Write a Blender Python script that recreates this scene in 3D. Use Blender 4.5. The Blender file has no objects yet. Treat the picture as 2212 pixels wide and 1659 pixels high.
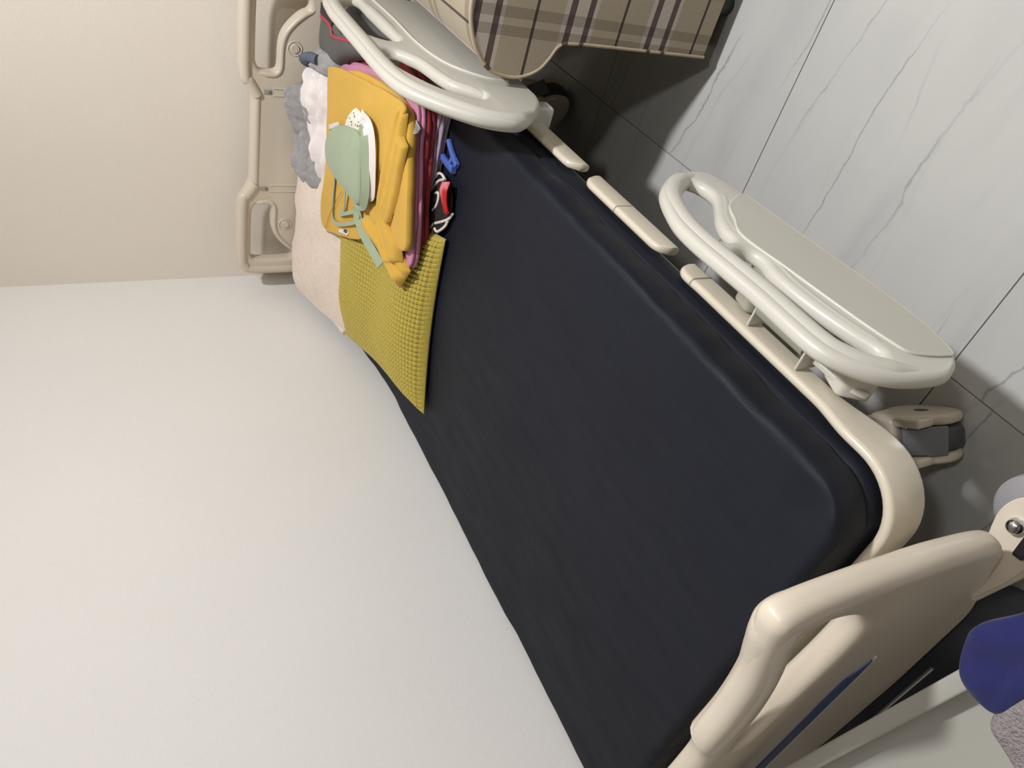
import bpy, bmesh, math, random
from mathutils import Vector, Matrix, noise

# ------------------------------------------------------------------ camera, world, lights, exposure
scene = bpy.context.scene
COL = scene.collection
cam_data = bpy.data.cameras.new('camera'); cam = bpy.data.objects.new('camera', cam_data); COL.objects.link(cam)
cam_data.sensor_fit = 'HORIZONTAL'; cam_data.sensor_width = 36.0; cam_data.lens = 1581.8 * 36 / 2212
cam_data.clip_start = 0.02
AX = Vector((0.75107727, 0.64918409, -0.12017885))     # the phone was held upright, the photograph lies on its side
AY = Vector((0.24074883, -0.43880261, -0.86573222))
AZ = Vector((-0.61475437, 0.62129887, -0.48586497))
R = Matrix((AY, AX, -AZ)).transposed()
cam.matrix_world = Matrix.Translation((1.46, 0, 1.32)) @ R.to_4x4()
scene.camera = cam

world = bpy.data.worlds.new('world'); scene.world = world; world.use_nodes = True
world.node_tree.nodes['Background'].inputs[0].default_value = (1, 0.96, 0.9, 1)
world.node_tree.nodes['Background'].inputs[1].default_value = 0.05

def area(name, loc, size, power, color, target):
    d = bpy.data.lights.new(name, 'AREA'); d.shape = 'DISK'; d.size = size; d.energy = power; d.color = color
    o = bpy.data.objects.new(name, d); COL.objects.link(o); o.location = loc
    o.rotation_euler = (Vector(target) - Vector(loc)).to_track_quat('-Z', 'Y').to_euler()
    return o
LAMP_A = (2.05, 1.00, 2.62)
LAMP_B = (2.30, -0.10, 2.62)
area('ceiling_lamp_light', (LAMP_A[0], LAMP_A[1], 2.555), 0.16, 53, (0.95, 0.955, 1.0), (LAMP_A[0], LAMP_A[1], 0))
area('ceiling_lamp_light', (LAMP_B[0], LAMP_B[1], 2.555), 0.16, 10, (0.97, 0.96, 0.985), (LAMP_B[0], LAMP_B[1], 0))

vs = scene.view_settings
vs.view_transform = 'Standard'; vs.look = 'None'; vs.gamma = 1; vs.use_curve_mapping = False
vs.exposure = 0.27

# ------------------------------------------------------------------ materials
MATS = {}
def srgb(r, g, b):
    f = lambda c: (c/255/12.92) if c/255 <= 0.04045 else ((c/255+0.055)/1.055)**2.4
    return (f(r), f(g), f(b), 1)
class NT:
    def __init__(s, m):
        m.use_nodes = True; s.t = m.node_tree; s.n = s.t.nodes; s.bsdf = s.n['Principled BSDF']
    def new(s, kind, **kw):
        n = s.n.new(kind)
        for k, v in kw.items():
            if k.startswith('i_'):
                n.inputs[k[2:].replace('_', ' ')].default_value = v
            else: setattr(n, k, v)
        return n
    def link(s, a, b): s.t.links.new(a, b)
    def math(s, op, a, b=None, c=None):
        n = s.n.new('ShaderNodeMath'); n.operation = op
        for i, v in enumerate((a, b, c)):
            if v is None: continue
            if isinstance(v, (int, float)): n.inputs[i].default_value = v
            else: s.link(v, n.inputs[i])
        return n.outputs[0]
    def ramp(s, fac, stops, interp='LINEAR'):
        n = s.n.new('ShaderNodeValToRGB'); cr = n.color_ramp; cr.interpolation = interp
        while len(cr.elements) < len(stops): cr.elements.new(0.5)
        for e, (p, c) in zip(cr.elements, stops):
            e.position = p; e.color = c if len(c) == 4 else (*c, 1)
        s.link(fac, n.inputs[0]); return n.outputs[0]
    def mix(s, fac, a, b, blend='MIX'):
        n = s.n.new('ShaderNodeMix'); n.data_type = 'RGBA'; n.blend_type = blend
        for i, v in ((0, fac), (6, a), (7, b)):
            if isinstance(v, (int, float)): n.inputs[i].default_value = v
            elif isinstance(v, tuple): n.inputs[i].default_value = v
            else: s.link(v, n.inputs[i])
        return n.outputs[2]
    def coords(s, scale=(1, 1, 1), rot=(0, 0, 0), kind='Object'):
        tc = s.n.new('ShaderNodeTexCoord'); mp = s.n.new('ShaderNodeMapping')
        mp.inputs['Scale'].default_value = scale; mp.inputs['Rotation'].default_value = rot
        s.link(tc.outputs[kind], mp.inputs[0]); return mp.outputs[0]
    def noise(s, vec, scale, detail=3, rough=0.55, dist=0.0):
        n = s.n.new('ShaderNodeTexNoise'); n.inputs['Scale'].default_value = scale
        n.inputs['Detail'].default_value = detail; n.inputs['Roughness'].default_value = rough
        n.inputs['Distortion'].default_value = dist
        s.link(vec, n.inputs['Vector']); return n.outputs[0]
    def bump(s, h, strength, dist):
        n = s.n.new('ShaderNodeBump'); n.inputs['Strength'].default_value = strength
        n.inputs['Distance'].default_value = dist; s.link(h, n.inputs['Height'])
        s.link(n.outputs[0], s.bsdf.inputs['Normal']); return n

def plain(name, col, rough=0.5, var=0.06, vscale=6.0, bump=0.0, bscale=200.0, bdist=0.001, metal=0.0, sheen=0.0, spec=0.5, stretch=(1, 1, 1)):
    """paint, plastic or cloth: one colour with a little mottling and a fine relief"""
    m = bpy.data.materials.new(name); t = NT(m); b = t.bsdf
    vec = t.coords(stretch)
    n = t.noise(vec, vscale, 3)
    dark = tuple(c*(1-var) for c in col[:3]) + (1,); lite = tuple(min(1, c*(1+var)) for c in col[:3]) + (1,)
    t.link(t.ramp(n, [(0.3, dark), (0.7, lite)]), b.inputs['Base Color'])
    b.inputs['Roughness'].default_value = rough; b.inputs['Metallic'].default_value = metal
    b.inputs['Specular IOR Level'].default_value = spec
    if sheen:
        b.inputs['Sheen Weight'].default_value = sheen; b.inputs['Sheen Roughness'].default_value = 0.5
    if bump: t.bump(t.noise(vec, bscale, 2), bump, bdist)
    MATS[name] = m; return m

M_WALL_L = plain('white_wall_paint', srgb(236, 234, 229), 0.75, 0.015, 2, 0.35, 260, 0.0012, spec=0.3)
M_WALL_B = plain('back_wall_beige', srgb(238, 230, 217), 0.75, 0.02, 2, 0.35, 260, 0.0012, spec=0.3)  # slightly warmer tone than the left wall
M_WALL_D = plain('taupe_wall_paint', srgb(128, 119, 110), 0.75, 0.02, 2)  # dark tone chosen for the unseen walls to cut bounce and deepen shadows
M_CEIL = plain('ceiling_paint', srgb(238, 236, 230), 0.8, 0.01, 2)
M_GROUT = plain('grout', srgb(120, 116, 108), 0.8, 0.1, 30)
M_CREAM = plain('cream_plastic', srgb(208, 197, 178), 0.33, 0.015, 5, 0.12, 900, 0.0004)
M_RAIL = plain('pale_grey_plastic', srgb(197, 194, 182), 0.36, 0.02, 5, 0.10, 900, 0.0004)
M_RAIL_IN = plain('pale_grey_inlay', srgb(186, 184, 171), 0.5, 0.02, 5)
M_FRAME = plain('cream_steel_paint', srgb(208, 199, 179), 0.25, 0.015, 5, 0.05, 700, 0.0004)
M_STEEL = plain('grey_bracket_paint', srgb(158, 155, 140), 0.4, 0.04, 10)
M_DECK = plain('dark_deck', srgb(52, 54, 58), 0.6, 0.1, 10)
M_TYRE = plain('grey_rubber', srgb(69, 71, 74), 0.55, 0.08, 20, 0.2, 300)
M_PEDAL = plain('grey_pedal', srgb(108, 110, 112), 0.5, 0.06, 30, 0.2, 400)
M_ROLLER = plain('grey_roller', srgb(140, 138, 140), 0.5, 0.03, 20)
M_CHROME = plain('chrome', srgb(200, 200, 200), 0.18, 0.01, 20, metal=1.0)
M_BLACK = plain('black_plastic', srgb(30, 29, 30), 0.4, 0.1, 20)
M_BLUECARD = plain('blue_card', srgb(42, 66, 112), 0.4, 0.1, 8)
M_MARK = plain('dark_mark', srgb(70, 84, 92), 0.5, 0.1, 60)
M_TRAY = plain('pale_tray', srgb(156, 154, 145), 0.35, 0.02, 5)
M_LEGS = plain('brushed_metal', srgb(150, 150, 150), 0.35, 0.03, 30, metal=0.9)
M_NAVYSEAM = plain('navy_seam', srgb(22, 24, 38), 0.7, 0.1, 40)
M_YELLOW = plain('yellow_cloth', srgb(202, 160, 61), 0.85, 0.05, 9, 0.35, 500, 0.0008, sheen=0.15)
M_TERRY = plain('ochre_terry', srgb(182, 123, 37), 0.95, 0.25, 220, 1.0, 320, 0.003)
M_PINK = plain('pink_cloth', srgb(192, 128, 156), 0.85, 0.06, 9, 0.35, 500, 0.0008, sheen=0.15)
M_RED = plain('dark_red_cloth', srgb(130, 33, 41), 0.85, 0.07, 9, 0.35, 500, 0.0008, sheen=0.1)
M_MAUVE = plain('mauve_cloth', srgb(160, 142, 156), 0.85, 0.08, 9, 0.35, 500, 0.0008, sheen=0.1)
M_GREEN = plain('sage_cloth', srgb(151, 164, 136), 0.8, 0.04, 9, 0.25, 600, 0.0006, sheen=0.15)
M_WHITEC = plain('white_cloth', srgb(226, 218, 214), 0.85, 0.04, 14, 0.35, 400, 0.001, sheen=0.15)
M_GREYC = plain('heather_grey_cloth', srgb(152, 150, 148), 0.9, 0.12, 90, 0.4, 400, 0.001)
M_DGREY = plain('dark_grey_cloth', srgb(86, 85, 84), 0.85, 0.1, 14, 0.3, 400, 0.001)
M_SLATE = plain('slate_blue_cloth', srgb(86, 94, 108), 0.85, 0.1, 14, 0.3, 400, 0.001)
M_BAG = plain('charcoal_nylon', srgb(89, 88, 86), 0.6, 0.1, 12, 0.3, 300, 0.001)
M_CRIMSON = plain('crimson_piping', srgb(160, 60, 72), 0.7, 0.08, 30)
M_FLEECE = plain('pink_fleece', srgb(226, 209, 192), 0.95, 0.05, 60, 0.8, 330, 0.003, sheen=0.3)
M_MUSTARD = plain('mustard_plush', srgb(179, 160, 58), 0.8, 0.12, 160, 0.3, 500, 0.001, sheen=0.35)
M_INK = plain('black_cloth', srgb(30, 24, 20), 0.9, 0.2, 60, 0.4, 500, 0.001)
M_CORD = plain('white_cord', srgb(214, 208, 198), 0.6, 0.04, 40)
M_PEACH = plain('peach_cloth', srgb(196, 138, 116), 0.85, 0.08, 30)
M_CLIPRED = plain('red_plastic', srgb(178, 28, 32), 0.4, 0.08, 40)
M_CLIPBLUE = plain('blue_plastic', srgb(80, 104, 177), 0.4, 0.06, 40)
M_BLUECLOTH = plain('royal_blue_cloth', srgb(24, 28, 82), 0.95, 0.08, 60, 0.4, 500, 0.001, sheen=0.1)
M_TOWEL = plain('grey_terry_towel', srgb(140, 132, 132), 0.95, 0.18, 300, 1.0, 350, 0.004)
M_DARKMASS = plain('dark_mass_navy', srgb(24, 25, 34), 0.6, 0.15, 14, 0.3, 300, 0.001)  # near-black colour of the added mass below the footboard
M_LAMP = bpy.data.materials.new('lamp_glass'); _t = NT(M_LAMP)
_t.bsdf.inputs['Emission Color'].default_value = (1, 0.94, 0.84, 1); _t.bsdf.inputs['Emission Strength'].default_value = 6

# spotted print
def make_spots():
    m = bpy.data.materials.new('white_spotted_cloth'); t = NT(m)
    v = t.coords(); vo = t.n.new('ShaderNodeTexVoronoi'); vo.inputs['Scale'].default_value = 95; t.link(v, vo.inputs['Vector'])
    msk = t.math('LESS_THAN', vo.outputs['Distance'], 0.26)
    sep = t.n.new('ShaderNodeSeparateXYZ'); t.link(v, sep.inputs[0])
    t.link(t.mix(msk, srgb(232, 226, 210), srgb(40, 40, 40)), t.bsdf.inputs['Base Color'])
    t.bsdf.inputs['Roughness'].default_value = 0.85
    return m
M_SPOTS = make_spots()

# mattress cover: navy coated nylon with long stretch streaks and a few scuffs
def make_navy():
    m = bpy.data.materials.new('navy_nylon'); t = NT(m); b = t.bsdf
    v = t.coords((1, 1, 1)); vs_ = t.coords((3.2, 0.8, 1), (0, 0, math.radians(-38)))
    n1 = t.noise(v, 3.0, 4); n2 = t.noise(vs_, 9, 4, 0.6)
    base = t.ramp(n1, [(0.3, srgb(13, 17, 27)), (0.7, srgb(17, 21, 32))])
    scr = t.noise(t.coords((60, 3, 1), (0, 0, math.radians(28))), 1.0, 2)
    msk = t.math('GREATER_THAN', scr, 0.78)
    blot = t.math('GREATER_THAN', t.noise(v, 5.0, 1), 0.60)
    base2 = t.mix(t.math('MULTIPLY', t.math('MULTIPLY', msk, blot), 0.35), base, srgb(110, 104, 104))
    t.link(base2, b.inputs['Base Color'])
    t.link(t.ramp(n2, [(0.3, (0.58,)*3), (0.7, (0.70,)*3)]), b.inputs['Roughness'])
    b.inputs['Specular IOR Level'].default_value = 0.28
    b.inputs['Sheen Weight'].default_value = 0.02; b.inputs['Sheen Roughness'].default_value = 0.4
    h = t.math('ADD', t.math('MULTIPLY', n2, 1.0), t.math('MULTIPLY', t.noise(v, 700, 2), 0.03))
    t.bump(h, 0.12, 0.006)
    return m
M_NAVY = make_navy()

# marble tile: cool white with grey veins running along the long side
def make_marble():
    m = bpy.data.materials.new('marble_tile'); t = NT(m); b = t.bsdf
    oi = t.n.new('ShaderNodeObjectInfo')
    tc = t.n.new('ShaderNodeTexCoord'); add = t.n.new('ShaderNodeVectorMath'); add.operation = 'ADD'
    comb = t.n.new('ShaderNodeCombineXYZ')
    t.link(t.math('MULTIPLY', oi.outputs['Random'], 37.0), comb.inputs[0]); t.link(t.math('MULTIPLY', oi.outputs['Random'], 91.0), comb.inputs[1])
    t.link(tc.outputs['Object'], add.inputs[0]); t.link(comb.outputs[0], add.inputs[1])
    def mapped(scale, rot):
        mp = t.n.new('ShaderNodeMapping'); mp.inputs['Scale'].default_value = scale; mp.inputs['Rotation'].default_value = rot
        t.link(add.outputs[0], mp.inputs[0]); return mp.outputs[0]
    def veins(rot, freq, warp, wscale, width, off):
        """long wandering lines, freq per metre across the tile"""
        v = mapped((1, 1, 1), (0, 0, math.radians(rot)))
        sep = t.n.new('ShaderNodeSeparateXYZ'); t.link(v, sep.inputs[0])
        big = t.noise(mapped((0.55, 1.0, 1), (0, 0, math.radians(rot))), wscale, 2, 0.5, 0.0)
        fine = t.noise(mapped((1.0, 1.0, 1), (0, 0, 0)), 14, 4, 0.6, 0.0)
        y = t.math('ADD', t.math('ADD', t.math('MULTIPLY', sep.outputs[1], freq), off), t.math('ADD', t.math('MULTIPLY', big, warp), t.math('MULTIPLY', fine, 0.22)))
        d = t.math('ABSOLUTE', t.math('SUBTRACT', t.math('FRACT', y), 0.5))
        return t.ramp(d, [(0.0, (1, 1, 1)), (width*0.4, (0.55, 0.55, 0.55)), (width, (0, 0, 0))])
    def gate(scale, lo, hi, seed):
        return t.ramp(t.noise(mapped((0.8, 2.2, 1), (0, 0, seed)), scale, 3), [(lo, (0, 0, 0)), (hi, (1, 1, 1))])
    cloud = t.noise(mapped((0.5, 1.6, 1), (0, 0, 0.15)), 3.0, 4)
    col = t.ramp(cloud, [(0.25, srgb(181, 181, 176)), (0.75, srgb(191, 190, 184))])
    soft = veins(6, 4.0, 2.2, 1.6, 0.20, 0.3); v1 = veins(7, 7.0, 2.6, 1.5, 0.022, 0.0); v2 = veins(3, 10.0, 3.0, 1.9, 0.05, 0.7)
    col = t.mix(t.math('MULTIPLY', t.math('MULTIPLY', soft, gate(2.6, 0.40, 0.60, 0.5)), 0.42), col, srgb(160, 162, 160))
    col = t.mix(t.math('MULTIPLY', t.math('MULTIPLY', v1, gate(2.2, 0.42, 0.56, 0.2)), 0.62), col, srgb(112, 115, 114))
    col = t.mix(t.math('MULTIPLY', t.math('MULTIPLY', v2, gate(3.1, 0.45, 0.65, 0.9)), 0.30), col, srgb(128, 131, 130))
    t.link(col, b.inputs['Base Color'])
    b.inputs['Roughness'].default_value = 0.14; b.inputs['Specular IOR Level'].default_value = 0.45
    return m
M_TILE = make_marble()

# checked upholstery, laid out in metres on the UV map
def make_plaid():
    m = bpy.data.materials.new('plaid_upholstery'); t = NT(m); b = t.bsdf
    tc = t.n.new('ShaderNodeTexCoord'); sep = t.n.new('ShaderNodeSeparateXYZ'); t.link(tc.outputs['UV'], sep.inputs[0])
    P = 0.206
    fu = t.math('FRACT', t.math('DIVIDE', sep.outputs[0], P)); fv = t.math('FRACT', t.math('DIVIDE', sep.outputs[1], P))
    g = srgb(166, 154, 132); lt = srgb(186, 177, 163); dk = srgb(90, 74, 69); ln = srgb(68, 56, 50)
    v = t.ramp(fv, [(0.0, ln), (0.018, g), (0.33, lt), (0.375, dk), (0.44, lt), (0.575, dk), (0.645, lt), (0.70, g), (0.985, ln)], 'CONSTANT')
    u = t.ramp(fu, [(0.0, (1, 1, 1)), (0.36, (0.62, 0.60, 0.58)), (0.455, (1.0, 1.0, 1.0)), (0.52, (0.62, 0.60, 0.58)), (0.62, (1, 1, 1)), (0.95, (0.86, 0.85, 0.83)), (0.975, (1, 1, 1))], 'CONSTANT')
    col = t.mix(0.85, v, u, 'MULTIPLY')
    # twill weave
    w = t.n.new('ShaderNodeTexWave'); w.inputs['Scale'].default_value = 130; w.inputs['Distortion'].default_value = 1.5; w.inputs['Detail'].default_value = 2
    mp = t.n.new('ShaderNodeMapping'); mp.inputs['Rotation'].default_value = (0, 0, math.radians(45)); t.link(tc.outputs['UV'], mp.inputs[0]); t.link(mp.outputs[0], w.inputs[0])
    col = t.mix(0.30, col, t.ramp(w.outputs[0], [(0.2, (0.62, 0.6, 0.56)), (0.8, (1.1, 1.1, 1.1))]), 'MULTIPLY')
    ns = t.noise(tc.outputs['UV'], 320, 3)
    col = t.mix(0.35, col, t.ramp(ns, [(0.3, (0.7, 0.68, 0.66)), (0.7, (1.05, 1.05, 1.05))]), 'MULTIPLY')
    t.link(col, b.inputs['Base Color']); b.inputs['Roughness'].default_value = 0.9
    b.inputs['Sheen Weight'].default_value = 0.1
    t.bump(ns, 0.4, 0.001)
    return m
M_PLAID = make_plaid()
M_PIPING = plain('piping_cloth', srgb(175, 160, 136), 0.9, 0.12, 40, 0.3, 400)
M_PIPINGDARK = plain('piping_cloth_dark', srgb(90, 70, 62), 0.9, 0.12, 40)
M_FOOT = plain('dark_green_foot', srgb(40, 52, 48), 0.5, 0.1, 20)

# ------------------------------------------------------------------ mesh helpers
WL = {}
def tag(o, label=None, cat=None, group=None, kind=None):
    for k, v in (('label', label), ('category', cat), ('group', group), ('kind', kind)):
        if v: o[k] = v
    return o
def empty(name, loc):
    o = bpy.data.objects.new(name, None); COL.objects.link(o); o.location = loc; o.empty_display_size = 0.1
    WL[o.name] = Vector(loc); return o
def finish(name, me, mat, parent=None, smooth=True, angle=50):
    """link a mesh whose vertices are in world metres; origin goes to its own foot point"""
    xs = [v.co.x for v in me.vertices]; ys = [v.co.y for v in me.vertices]; zs = [v.co.z for v in me.vertices]
    c = Vector(((min(xs)+max(xs))/2, (min(ys)+max(ys))/2, min(zs)))
    me.transform(Matrix.Translation(-c))
    for m in (mat if isinstance(mat, (list, tuple)) else [mat]): me.materials.append(m)
    if smooth:
        me.polygons.foreach_set('use_smooth', [True]*len(me.polygons)); me.set_sharp_from_angle(angle=math.radians(angle))
    o = bpy.data.objects.new(name, me); COL.objects.link(o)
    if parent:
        o.parent = parent; o.location = c - WL[parent.name]
    else: o.location = c
    WL[o.name] = c
    return o
class MB:
    """collects geometry for one mesh"""
    def __init__(s): s.v = []; s.f = []; s.uv = {}
    def add(s, vs, fs):
        n = len(s.v); s.v += [tuple(v) for v in vs]; s.f += [tuple(i+n for i in f) for f in fs]; return s
    def addmesh(s, me):
        s.add([v.co for v in me.vertices], [p.vertices for p in me.polygons]); bpy.data.meshes.remove(me); return s
    def box(s, x0, x1, y0, y1, z0, z1, bev=0.0, mat=None):
        bm = bmesh.new(); bmesh.ops.create_cube(bm, size=1)
        for v in bm.verts:
            v.co = Vector(((x0+x1)/2+v.co.x*(x1-x0), (y0+y1)/2+v.co.y*(y1-y0), (z0+z1)/2+v.co.z*(z1-z0)))
        if bev: bmesh.ops.bevel(bm, geom=bm.edges[:], offset=bev, segments=3, affect='EDGES', profile=0.5)
        if mat: bm.transform(mat)
        bm.verts.index_update()
        s.add([v.co for v in bm.verts], [[v.index for v in f.verts] for f in bm.faces]); bm.free(); return s
    def tube(s, path, r, n=12, closed=False, cap=True, squash=None, up=None):
        """sweep a round (or squashed) section along a polyline; r may be a list"""
        P = [Vector(p) for p in path]; N = len(P)
        rr = r if isinstance(r, (list, tuple)) else [r]*N
        rings = []; prev = None
        for i in range(N):
            a = P[(i-1) % N] if (closed or i > 0) else P[i]; b = P[(i+1) % N] if (closed or i < N-1) else P[i]
            t = (b-a).normalized()
            if up is not None: nrm = Vector(up) - t*Vector(up).dot(t)
            elif prev is None: nrm = t.orthogonal()
            else: nrm = prev - t*prev.dot(t)
            nrm.normalize(); prev = nrm; bi = t.cross(nrm)
            k1, k2 = squash if squash else (1, 1)
            rings.append([P[i] + nrm*(math.cos(2*math.pi*j/n)*rr[i]*k1) + bi*(math.sin(2*math.pi*j/n)*rr[i]*k2) for j in range(n)])
        vs = [p for ring in rings for p in ring]; fs = []
        for i in range(N if closed else N-1):
            for j in range(n):
                fs.append((i*n+j, i*n+(j+1) % n, ((i+1) % N)*n+(j+1) % n, ((i+1) % N)*n+j))
        if cap and not closed:
            fs.append(tuple(reversed(range(n)))); fs.append(tuple((N-1)*n+j for j in range(n)))
        return s.add(vs, fs)
    def ribbon(s, path, width, thick, up=(0, 0, 1)):
        """flat strap along a path"""
        return s.tube(path, 1.0, n=8, squash=None, up=None) if False else s._ribbon(path, width, thick, up)
    def _ribbon(s, path, width, thick, up):
        P = [Vector(p) for p in path]; N = len(P); vs = []; fs = []
        U = Vector(up)
        for i in range(N):
            t = (P[min(i+1, N-1)]-P[max(i-1, 0)]).normalized(); sd = t.cross(U).normalized(); nn = sd.cross(t)
            for a, b in ((-1, -1), (1, -1), (1, 1), (-1, 1)): vs.append(P[i]+sd*(a*width/2)+nn*(b*thick/2))
        for i in range(N-1):
            for j in range(4): fs.append((i*4+j, i*4+(j+1) % 4, i*4+4+(j+1) % 4, i*4+4+j))
        fs.append((3, 2, 1, 0)); fs.append(tuple((N-1)*4+j for j in range(4)))
        return s.add(vs, fs)
    def lathe(s, prof, origin, axis='z', n=32, mat=None):
        vs = []; fs = []; k = len(prof)
        for i in range(n):
            a = 2*math.pi*i/n
            for r, h in prof:
                p = {'z': (r*math.cos(a), r*math.sin(a), h), 'x': (h, r*math.cos(a), r*math.sin(a)), 'y': (r*math.sin(a), h, r*math.cos(a))}[axis]
                q = Vector(p)+Vector(origin); vs.append(mat @ q if mat else q)
        for i in range(n):
            for j in range(k-1):
                fs.append((i*k+j, ((i+1) % n)*k+j, ((i+1) % n)*k+j+1, i*k+j+1))
        return s.add(vs, fs)
    def mesh(s, name='m'):
        me = bpy.data.meshes.new(name); me.from_pydata(s.v, [], s.f); me.validate()
        bm = bmesh.new(); bm.from_mesh(me)
        bmesh.ops.remove_doubles(bm, verts=bm.verts, dist=1e-6)
        bmesh.ops.recalc_face_normals(bm, faces=bm.faces); bm.to_mesh(me); bm.free()
        return me
    def build(s, name, mat, parent=None, smooth=True, angle=50): return finish(name, s.mesh(name), mat, parent, smooth, angle)

def spline(pts, n=8, closed=False):
    """Catmull-Rom resampling"""
    P = [Vector(p) for p in pts]; N = len(P); out = []
    for i in range(N if closed else N-1):
        p0 = P[(i-1) % N] if (closed or i > 0) else P[i]*2-P[i+1]
        p1 = P[i]; p2 = P[(i+1) % N]
        p3 = P[(i+2) % N] if (closed or i < N-2) else P[i+1]*2-P[i]
        for k in range(n):
            t = k/n
            out.append(0.5*((2*p1)+(p2-p0)*t+(2*p0-5*p1+4*p2-p3)*t*t+(3*p1-p0-3*p2+p3)*t**3))
    if not closed: out.append(P[-1])
    return out
def fillet(pts, r, n=6):
    """round the corners of a closed 2D polygon; r may be a list"""
    P = [Vector(p) for p in pts]; N = len(P); out = []
    for i in range(N):
        rr = r[i] if isinstance(r, (list, tuple)) else r
        a = P[i-1]; b = P[i]; c = P[(i+1) % N]
        d1 = min(rr, (a-b).length*0.48); d2 = min(rr, (c-b).length*0.48)
        s = b+(a-b).normalized()*d1; e = b+(c-b).normalized()*d2
        for k in range(n+1):
            t = k/n; out.append(s*(1-t)**2+b*(2*t*(1-t))+e*t*t)
    return out
def plate(outline, holes, thick, bevel, frame, res=3, inset=0.0):
    """a moulded plate with rounded rims and real openings; frame maps local x,y,z to the world"""
    cu = bpy.data.curves.new('tmp', 'CURVE'); cu.dimensions = '2D'; cu.fill_mode = 'BOTH'
    cu.extrude = max(thick/2-bevel, 0.0001); cu.bevel_depth = bevel; cu.bevel_resolution = res; cu.offset = -bevel-inset
    for loop in [outline]+list(holes):
        sp = cu.splines.new('POLY'); sp.points.add(len(loop)-1); sp.use_cyclic_u = True
        for p, q in zip(sp.points, loop): p.co = (q[0], q[1], 0, 1)
    o = bpy.data.objects.new('tmp', cu); COL.objects.link(o)
    dg = bpy.context.evaluated_depsgraph_get(); me = bpy.data.meshes.new_from_object(o.evaluated_get(dg))
    bpy.data.objects.remove(o); bpy.data.curves.remove(cu)
    me.materials.clear(); me.transform(frame); return me
def grow(pts, d):
    """push a closed 2D loop outwards by d"""
    P = [Vector(p) for p in pts]; N = len(P); out = []
    area2 = sum(P[i].x*P[(i+1) % N].y-P[(i+1) % N].x*P[i].y for i in range(N)); sg = 1 if area2 > 0 else -1
    for i in range(N):
        t = (P[(i+1) % N]-P[i-1]).normalized(); out.append((P[i].x+t.y*d*sg, P[i].y-t.x*d*sg))
    return out
def frame_xz(y): return Matrix(((1, 0, 0, 0), (0, 0, -1, y), (0, 1, 0, 0), (0, 0, 0, 1)))       # outline given as (x, z)
def frame_yz(x): return Matrix(((0, 0, 1, x), (1, 0, 0, 0), (0, 1, 0, 0), (0, 0, 0, 1)))        # outline given as (y, z)
def nz(x, y, z, s): return noise.noise(Vector((x*s, y*s, z*s)))
def smooth01(t): t = max(0.0, min(1.0, t)); return t*t*(3-2*t)

def slab(mb, outline, base, h, n=6.0, amp=0.0, freq=12.0, seed=0.0, top=None, N=None, crease=None, rim=0.0):
    """soft closed body on a star-shaped plan outline: n large = folded slab, n small = plump pile"""
    pts = spline(outline, N or 10, True) if N != 0 else [Vector(p) for p in outline]
    pts = [Vector((p[0], p[1])) for p in pts]; c = sum(pts, Vector((0, 0)))/len(pts); K = len(pts)
    for i, p in enumerate(pts):
        if rim: pts[i] = p+(p-c).normalized()*(rim*nz(p.x, p.y, seed*3.1+7, 22))
    rs = [0.0, 0.15, 0.3, 0.45, 0.58, 0.7, 0.79, 0.86, 0.91, 0.945, 0.97, 0.985, 0.995, 1.0]
    zb = base if callable(base) else (lambda x, y: base)
    vs = []; fs = []
    def prof(r): return max(0.0, 1-r**n)**(1/n if n > 3 else 0.5)
    def zt(p, r):
        hh = h*(top(p.x, p.y) if top else 1.0); pr = prof(r)
        z = zb(p.x, p.y)+hh/2+hh/2*pr
        if amp: z += amp*min(1, (1-r)*6)*nz(p.x, p.y, seed, freq)+amp*0.5*min(1, (1-r)*8)*nz(p.x, p.y, seed+9, freq*2.3)
        if crease: z += min(1, (1-r)*6)*crease(p.x, p.y)
        return z
    vs.append((c.x, c.y, zt(c, 0)))
    for r in rs[1:]:
        for p in pts:
            q = c+(p-c)*r; vs.append((q.x, q.y, zt(q, r)))
    nb = len(vs); low = [0.99, 0.97, 0.93, 0.8]
    for r in low:
        for p in pts:
            q = c+(p-c)*r; hh = h*(top(q.x, q.y) if top else 1.0)
            vs.append((q.x, q.y, zb(q.x, q.y)+hh/2-hh/2*prof(r)))
    m = len(rs)-1
    for j in range(K): fs.append((0, 1+j, 1+(j+1) % K))
    for k in range(m-1+len(low)):
        for j in range(K): fs.append((1+k*K+j, 1+(k+1)*K+j, 1+(k+1)*K+(j+1) % K, 1+k*K+(j+1) % K))
    last = 1+(m-1+len(low))*K
    fs.append(tuple(last+j for j in range(K)))
    return mb.add(vs, fs)

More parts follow.
